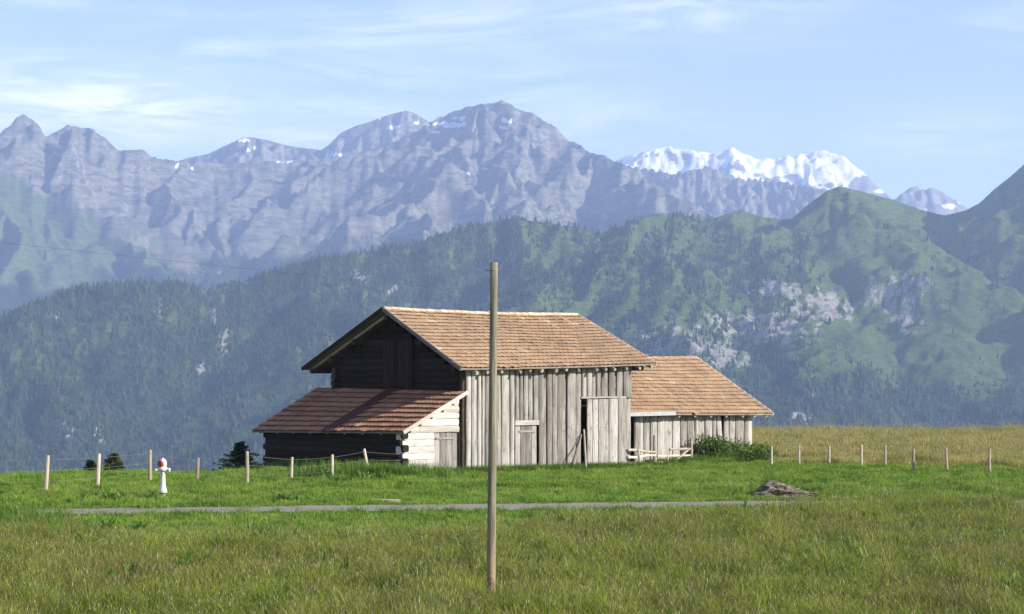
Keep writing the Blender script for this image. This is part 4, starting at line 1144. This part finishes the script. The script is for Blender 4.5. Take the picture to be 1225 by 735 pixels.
# ------------------------------------------------------------------ grasses
def blades_mesh(name, n, spread, h0, h1, w, lean_, mats, heads=0.0, seed=0, seg=3, pale=0.0):
    r = random.Random(seed); vs, fs, mi = [], [], []
    for _ in range(n):
        a = r.uniform(0, 6.28); d = spread * math.sqrt(r.random()); x, y = math.cos(a) * d, math.sin(a) * d
        h = r.uniform(h0, h1); la = r.uniform(0, 6.28); ln = lean_ * h * r.uniform(0.2, 1.3); ww = w * r.uniform(0.7, 1.3)
        fa = r.uniform(0, 3.14); cx, cy = math.cos(fa) * ww / 2, math.sin(fa) * ww / 2
        head = r.random() < heads
        if head: h *= 1.25; ln *= 0.6
        b = len(vs); bm = 1 if (len(mats) > 1 and r.random() < pale) else 0
        for i in range(seg):
            t = i / seg; k = (1 - 0.75 * t) * (0.4 if head else 1.0)
            ox, oy = x + math.cos(la) * ln * t * t, y + math.sin(la) * ln * t * t
            vs += [(ox - cx * k, oy - cy * k, h * t * (1 - 0.12 * t)), (ox + cx * k, oy + cy * k, h * t * (1 - 0.12 * t))]
        tx, ty, tz = x + math.cos(la) * ln, y + math.sin(la) * ln, h * 0.88
        vs.append((tx, ty, tz))
        for i in range(seg - 1):
            fs.append((b + 2 * i, b + 2 * i + 1, b + 2 * i + 3, b + 2 * i + 2)); mi.append(bm)
        fs.append((b + 2 * seg - 2, b + 2 * seg - 1, b + 2 * seg)); mi.append(bm)
        if head and len(mats) > 1:
            c = len(vs); hl = h * r.uniform(0.10, 0.16); hw = w * r.uniform(0.4, 0.7)
            dx, dy = math.cos(la) * 0.25, math.sin(la) * 0.25
            for (px, py) in ((1, 0), (-0.5, 0.87), (-0.5, -0.87)):
                vs.append((tx + px * hw + dx * hl * .4, ty + py * hw + dy * hl * .4, tz + hl * 0.4))
            vs.append((tx + dx * hl, ty + dy * hl, tz + hl)); top = c + 3; vs.append((tx, ty, tz - hl * .1)); bot = c + 4
            for q in range(3):
                fs += [(c + q, c + (q + 1) % 3, top), (c + (q + 1) % 3, c + q, bot)]; mi += [1, 1]
    me = bpy.data.meshes.new(name); me.from_pydata(vs, [], fs)
    for m in mats: me.materials.append(m)
    me.polygons.foreach_set('material_index', mi)
    return me

def scatter(name, label, pts, scl, protos, tilt=0.12, seed=0):
    r = np.random.default_rng(seed); K = len(pts)
    me = bpy.data.meshes.new(name); me.vertices.add(K); me.vertices.foreach_set('co', np.asarray(pts, np.float32).ravel())
    rot = np.stack([r.normal(0, tilt, K), r.normal(0, tilt, K), r.uniform(0, 6.28, K)], -1).astype(np.float32)
    a = me.attributes.new('rot', 'FLOAT_VECTOR', 'POINT'); a.data.foreach_set('vector', rot.ravel())
    a = me.attributes.new('scl', 'FLOAT_VECTOR', 'POINT'); a.data.foreach_set('vector', np.asarray(scl, np.float32).ravel())
    a = me.attributes.new('pick', 'INT', 'POINT'); a.data.foreach_set('value', r.integers(0, len(protos), K).astype(np.int32))
    o = bpy.data.objects.new(name, me); COL.objects.link(o)
    o['kind'] = 'stuff'; o['label'] = label
    pc = bpy.data.collections.new(name + '_tufts')
    for i, pm in enumerate(protos):
        pc.objects.link(bpy.data.objects.new('tuft', pm))
    ng = bpy.data.node_groups.new(name, 'GeometryNodeTree')
    ng.interface.new_socket('Geometry', in_out='INPUT', socket_type='NodeSocketGeometry')
    ng.interface.new_socket('Geometry', in_out='OUTPUT', socket_type='NodeSocketGeometry')
    N, Lk = ng.nodes, ng.links
    gi, go = N.new('NodeGroupInput'), N.new('NodeGroupOutput')
    ci = N.new('GeometryNodeCollectionInfo'); ci.inputs[0].default_value = pc; ci.inputs[1].default_value = True; ci.inputs[2].default_value = True
    ip = N.new('GeometryNodeInstanceOnPoints'); ip.inputs['Pick Instance'].default_value = True
    def na(nm, dt):
        q = N.new('GeometryNodeInputNamedAttribute'); q.data_type = dt; q.inputs[0].default_value = nm; return q.outputs[0]
    Lk.new(gi.outputs[0], ip.inputs['Points']); Lk.new(ci.outputs[0], ip.inputs['Instance'])
    Lk.new(na('pick', 'INT'), ip.inputs['Instance Index']); Lk.new(na('rot', 'FLOAT_VECTOR'), ip.inputs['Rotation']); Lk.new(na('scl', 'FLOAT_VECTOR'), ip.inputs['Scale'])
    Lk.new(ip.outputs[0], go.inputs[0])
    md = o.modifiers.new('tufts', 'NODES'); md.node_group = ng
    return o

M_HAY = leaf_mat('hay_grass', (0.052, 0.108, 0.010), (0.320, 0.375, 0.040), 0.42, 0.50, (0.210, 0.180, 0.055), 0.28)
M_HEAD = leaf_mat('seed_heads', (0.22, 0.20, 0.09), (0.40, 0.37, 0.20), 0.3, 1.5)
M_HEADB = leaf_mat('brown_seed_heads', (0.15, 0.105, 0.05), (0.25, 0.185, 0.09), 0.3, 1.5)
M_LAWN = leaf_mat('lawn_grass', (0.052, 0.125, 0.013), (0.255, 0.370, 0.046), 0.40, 0.6, (0.280, 0.325, 0.070), 0.40)
M_DRY = leaf_mat('dry_meadow_grass', (0.270, 0.250, 0.070), (0.480, 0.410, 0.150), 0.4, 0.35, (0.190, 0.250, 0.050), 0.30)
M_RANK = leaf_mat('rank_green_grass', (0.050, 0.110, 0.014), (0.150, 0.245, 0.034), 0.35, 1.0)

def scatter_points(n, x_at, d0, d1, px0, px1, r):
    D = np.sqrt(r.uniform(d0 * d0, d1 * d1, n)); px = r.uniform(px0, px1, n)
    return (px - 612.5) / F * D, D, px
def tall_edge(px, x):
    return np.interp(px, [-200, 20, 90, 190, 420, 600, 720, 840, 925, 950, 1185, 1215, 1400], [43.8, 43.6, 43.0, 42.0, 42.6, 43.8, 46.8, 48.6, 49.6, 51.4, 51.6, 49.8, 49.0])
bx0 = [(C0 + U * (-3.1) + V * 0.0), (C0 + U * 9.0 + V * 0.0)]
def in_buildings(x, y):
    dx, dy = x - C0.x, y - C0.y
    u = dx * U.x + dy * U.y; v = dx * V.x + dy * V.y
    return ((u > -0.05) & (u < 9.05) & (v > 0.0) & (v < 8.9)) | ((u > -2.95) & (u < 0) & (v > 0.25) & (v < 9.9)) | ((u > 10.2) & (u < 17.95) & (v > 1.0) & (v < 9.7))

r = np.random.default_rng(101)
# tall hay meadow in front
x, y, px = scatter_points(74000, None, 24, 53, -265, 1490, r)
pn = fbm(x / 4.0, y / 3.0, 3, 201)
te = tall_edge(px, x) + 0.9 * pn
t_ = sstep(te - y, -0.2, 3.0)
k = (y < te) & (np.abs(y - road_y(x)) > 1.75)
x, y, t_, pn = x[k], y[k], t_[k], pn[k]
hs = (1 + 0.45 * sstep(px[k], 930, 990) * sstep(y, 46, 50)) * (0.50 + 0.55 * t_) * r.uniform(0.65, 1.25, len(x)) * (1 + 0.25 * pn) * np.clip(0.95 + 0.75 * fbm(x / 0.9, y / 0.9, 3, 205), 0.35, 2.0)
hay = [blades_mesh('hay_tuft', 28, 0.22, 0.14, 0.42, 0.015, 0.9, [M_HAY, M_HEAD], 0.03, 1, pale=0.03), blades_mesh('hay_tuft', 26, 0.24, 0.14, 0.44, 0.014, 0.9, [M_HAY, M_HEADB], 0.14, 2),
       blades_mesh('hay_tuft', 28, 0.22, 0.12, 0.38, 0.018, 1.1, [M_HAY, M_HEAD], 0.02, 3, pale=0.05), blades_mesh('hay_tuft', 24, 0.24, 0.16, 0.46, 0.014, 0.8, [M_HAY, M_HEADB], 0.16, 4)]
scatter('tall_grass', 'tall olive hay grass with brown seed heads filling the foreground', np.stack([x, y, ground_z(x, y) - 0.02], -1), np.stack([np.ones_like(hs), np.ones_like(hs), hs], -1) * 0.95, hay, 0.14, 1)

# mown lawn on both sides of the track
x, y, px = scatter_points(114000, None, 40, 82, -265, 1490, r)
pn = fbm(x / 3.0, y / 2.4, 4, 211)
lim = np.interp(px, [-200, 880, 930, 1000, 1100, 1400], [82, 82, 76.5, 76, 74, 71])
k = (y > tall_edge(px, x) - 1.2) & (y < lim + 0.6 * pn) & (np.abs(y - road_y(x) + 0.12 * perlin(x / 0.8, y, 5)) > 1.08) & ~in_buildings(x, y)
x, y, pn = x[k], y[k], pn[k]
hs = r.uniform(0.6, 1.3, len(x)) * (1 + 0.5 * np.clip(pn, -0.4, 1.2)) * np.clip(0.85 + 1.1 * fbm(x / 1.0, y / 0.9, 4, 215), 0.3, 2.6)
lawn = [blades_mesh('lawn_tuft', 26, 0.19, 0.05, 0.14, 0.016, 0.7, [M_LAWN], 0, 11), blades_mesh('lawn_tuft', 24, 0.20, 0.05, 0.17, 0.018, 0.9, [M_LAWN], 0, 12), blades_mesh('lawn_tuft', 24, 0.18, 0.04, 0.12, 0.018, 0.9, [M_LAWN], 0, 13)]
scatter('grass', 'short bright green grass on the slope around the track', np.stack([x, y, ground_z(x, y) - 0.01], -1), np.stack([np.ones_like(hs), np.ones_like(hs), hs], -1), lawn, 0.1, 2)

# dry meadow behind the right fence
x, y, px = scatter_points(76000, None, 66, 125, 800, 1490, r)
pn = fbm(x / 5.0, y / 4.0, 3, 221)
lim = np.interp(px, [800, 930, 1000, 1100, 1400], [78.5, 76, 75.5, 73.3, 70.5])
k = (y > lim + 0.4 * pn) & ~in_buildings(x, y) & ((px > 893) | (y > 90))
x, y, pn = x[k], y[k], pn[k]
hs = r.uniform(0.6, 1.35, len(x)) * (0.95 + 0.35 * pn) * np.clip(1.0 + 1.0 * fbm(x / 1.8, y / 1.8, 4, 225), 0.35, 2.3)
dry = [blades_mesh('dry_tuft', 22, 0.24, 0.16, 0.38, 0.020, 0.55, [M_DRY, M_HEAD], 0.10, 21), blades_mesh('dry_tuft', 20, 0.24, 0.18, 0.42, 0.020, 0.6, [M_DRY, M_HEADB], 0.10, 22)]
scatter('dry_grass', 'tall yellow dry grass behind the right fence', np.stack([x, y, ground_z(x, y) - 0.02], -1), np.stack([np.ones_like(hs), np.ones_like(hs), hs], -1), dry, 0.12, 3)

# rank tufts: under the walls, by posts, in patches on the lawn and along the track
P = []
for _ in range(5200):
    q = random.random()
    if q < 0.30:
        u = random.uniform(-3.6, 9.6); p = C0 + U * u + V * (-random.uniform(0.1, 0.9) ** 1.3 - (0.0 if u > 0 else -0.2)); s = random.uniform(0.5, 1.2)
    elif q < 0.42:
        v = random.uniform(0, 10); p = C0 + U * (-3.15 - random.uniform(0, 1.2)) + V * v; s = random.uniform(0.6, 1.5)
    elif q < 0.52:
        p = C0 + U * random.uniform(10, 19) + V * random.uniform(-0.6, 0.7); s = random.uniform(0.5, 1.2)
    elif q < 0.60:
        p = at(random.gauss(450, 38), 0, random.uniform(65.5, 69.0)); s = random.uniform(0.8, 2.2)
    elif q < 0.74:
        x_ = random.uniform(-22, 22); sd = random.choice((-1, 1)); p = Vector((x_, float(road_y(x_)) + sd * (1.3 + abs(random.gauss(0, .22))), 0)); s = random.uniform(0.35, 0.8) * (1.0 if sd < 0 else 0.6)
    elif q < 0.80:
        p = at(random.gauss(0, 40), 0, random.uniform(44, 48.5)); s = random.uniform(0.9, 1.6)
    else:
        p = at(random.uniform(-60, 1290), 0, random.uniform(44, 69)); s = random.uniform(0.35, 1.0)
        if fbm(np.array([p.x / 2.2]), np.array([p.y / 2.2]), 3, 231)[0] < 0.05 or abs(p.y - float(road_y(p.x))) < 1.5: continue
    if in_buildings(np.array([p.x]), np.array([p.y]))[0]: continue
    P.append((p.x, p.y, gz(p) - 0.02, s))
for _ in range(170):
    a_ = random.uniform(0, 6.28); p = at(932 + 46 * math.cos(a_) * random.uniform(.75, 1.15), 0, 57.6 + 0.75 * math.sin(a_)); 
    if math.sin(a_) > 0.2 and random.random() < .6: continue
    P.append((p.x, p.y, gz(p) - 0.02, random.uniform(0.4, 1.1)))
for _ in range(9000):
    p = at(random.uniform(-100, 1325), 0, math.sqrt(random.uniform(26 ** 2, 51 ** 2)))
    if p.y > float(tall_edge(np.array([612.5 + F * p.x / p.y]), 0)[0]) - 0.3: continue
    k_ = fbm(np.array([p.x / 2.6]), np.array([p.y / 2.0]), 3, 241)[0]
    if k_ < 0.30: continue
    P.append((p.x, p.y, gz(p) - 0.02, 0.9 + 0.9 * min(0.8, k_) * random.random()))
P = np.array(P)
rank = [blades_mesh('rank_tuft', 26, 0.20, 0.15, 0.40, 0.020, 0.8, [M_RANK, M_HEAD], 0.01, 31), blades_mesh('rank_tuft', 24, 0.22, 0.12, 0.36, 0.022, 0.9, [M_RANK, M_HEAD], 0.0, 32)]
scatter('rank_grass', 'rank green grass tufts under the walls and along the track', P[:, :3], np.stack([np.ones(len(P)), np.ones(len(P)), P[:, 3]], -1), rank, 0.15, 4)

# broad-leaved weeds in clumps, in the hay and on the lawn
def weed_mesh(n, h0, h1, w, seed):
    r = random.Random(seed); vs, fs = [], []
    for _ in range(n):
        a = r.uniform(0, 6.28); L = r.uniform(h0, h1); el = r.uniform(0.35, 1.25); ww = w * r.uniform(0.7, 1.3); x0, y0 = r.uniform(-.12, .12), r.uniform(-.12, .12)
        dx, dy, dz = math.cos(a) * math.cos(el), math.sin(a) * math.cos(el), math.sin(el); sx, sy = -math.sin(a), math.cos(a); b = len(vs)
        for t, k, dr in ((0, .2, 0), (.35, 1, 0), (.75, .75, -.06), (1, .05, -.16)):
            for sd in (-1, 1): vs.append((x0 + dx * L * t + sx * sd * ww * k / 2, y0 + dy * L * t + sy * sd * ww * k / 2, dz * L * t + dr * L))
        fs += [(b + 2 * i, b + 2 * i + 1, b + 2 * i + 3, b + 2 * i + 2) for i in range(3)]
    me = bpy.data.meshes.new('weed'); me.from_pydata(vs, [], fs); me.materials.append(M_WEED); return me
M_WEED = leaf_mat('broad_weed_leaves', (0.045, 0.105, 0.012), (0.140, 0.240, 0.036), 0.35, 0.9)
P = []
rw_ = random.Random(77)
for c_ in range(150):
    px_, D_ = rw_.uniform(-80, 1305), math.sqrt(rw_.uniform(27 ** 2, 50 ** 2)); c = at(px_, 0, D_)
    for _ in range(rw_.randint(4, 16)):
        p = (c.x + rw_.gauss(0, .55), c.y + rw_.gauss(0, .55))
        if p[1] < 31: continue
        edge_ = float(tall_edge(np.array([612.5 + F * p[0] / p[1]]), 0)[0])
        if abs(p[1] - float(road_y(p[0]))) > 1.7 and (p[1] < edge_ or rw_.random() < 0.13): P.append((p[0], p[1], gz(p), rw_.uniform(0.8, 1.5) if p[1] < edge_ else rw_.uniform(0.3, 0.65)))
for px_, py_, n_, sd_ in ((1010, 672, 45, .7), (960, 640, 22, .5), (1205, 722, 50, .7), (650, 655, 26, .5), (690, 640, 16, .4), (90, 640, 16, .6), (1100, 690, 20, .5), (340, 600, 8, .4), (120, 598, 20, .6), (410, 575, 16, .6), (470, 572, 20, .6), (880, 615, 18, .6)):
    c = at(px_, 0, H * F / (py_ - HZ))
    for _ in range(n_):
        p = (c.x + rw_.gauss(0, sd_), c.y + rw_.gauss(0, sd_ * 1.3)); P.append((p[0], p[1], gz(p), rw_.uniform(0.7, 1.4)))
for c_ in range(55):
    c = at(rw_.uniform(-60, 1290), 0, rw_.uniform(54, 68))
    for _ in range(rw_.randint(2, 8)):
        p = (c.x + rw_.gauss(0, .35), c.y + rw_.gauss(0, .35))
        if not in_buildings(np.array([p[0]]), np.array([p[1]]))[0]: P.append((p[0], p[1], gz(p) - 0.02, rw_.uniform(0.35, 0.8)))
P = np.array(P)
scatter('weeds', 'dark broad-leaved weeds in clumps through the meadow', P[:, :3], np.stack([P[:, 3]] * 3, -1), [weed_mesh(14, 0.16, 0.32, 0.05, 1), weed_mesh(12, 0.18, 0.40, 0.045, 2), weed_mesh(16, 0.14, 0.28, 0.055, 3)], 0.15, 6)
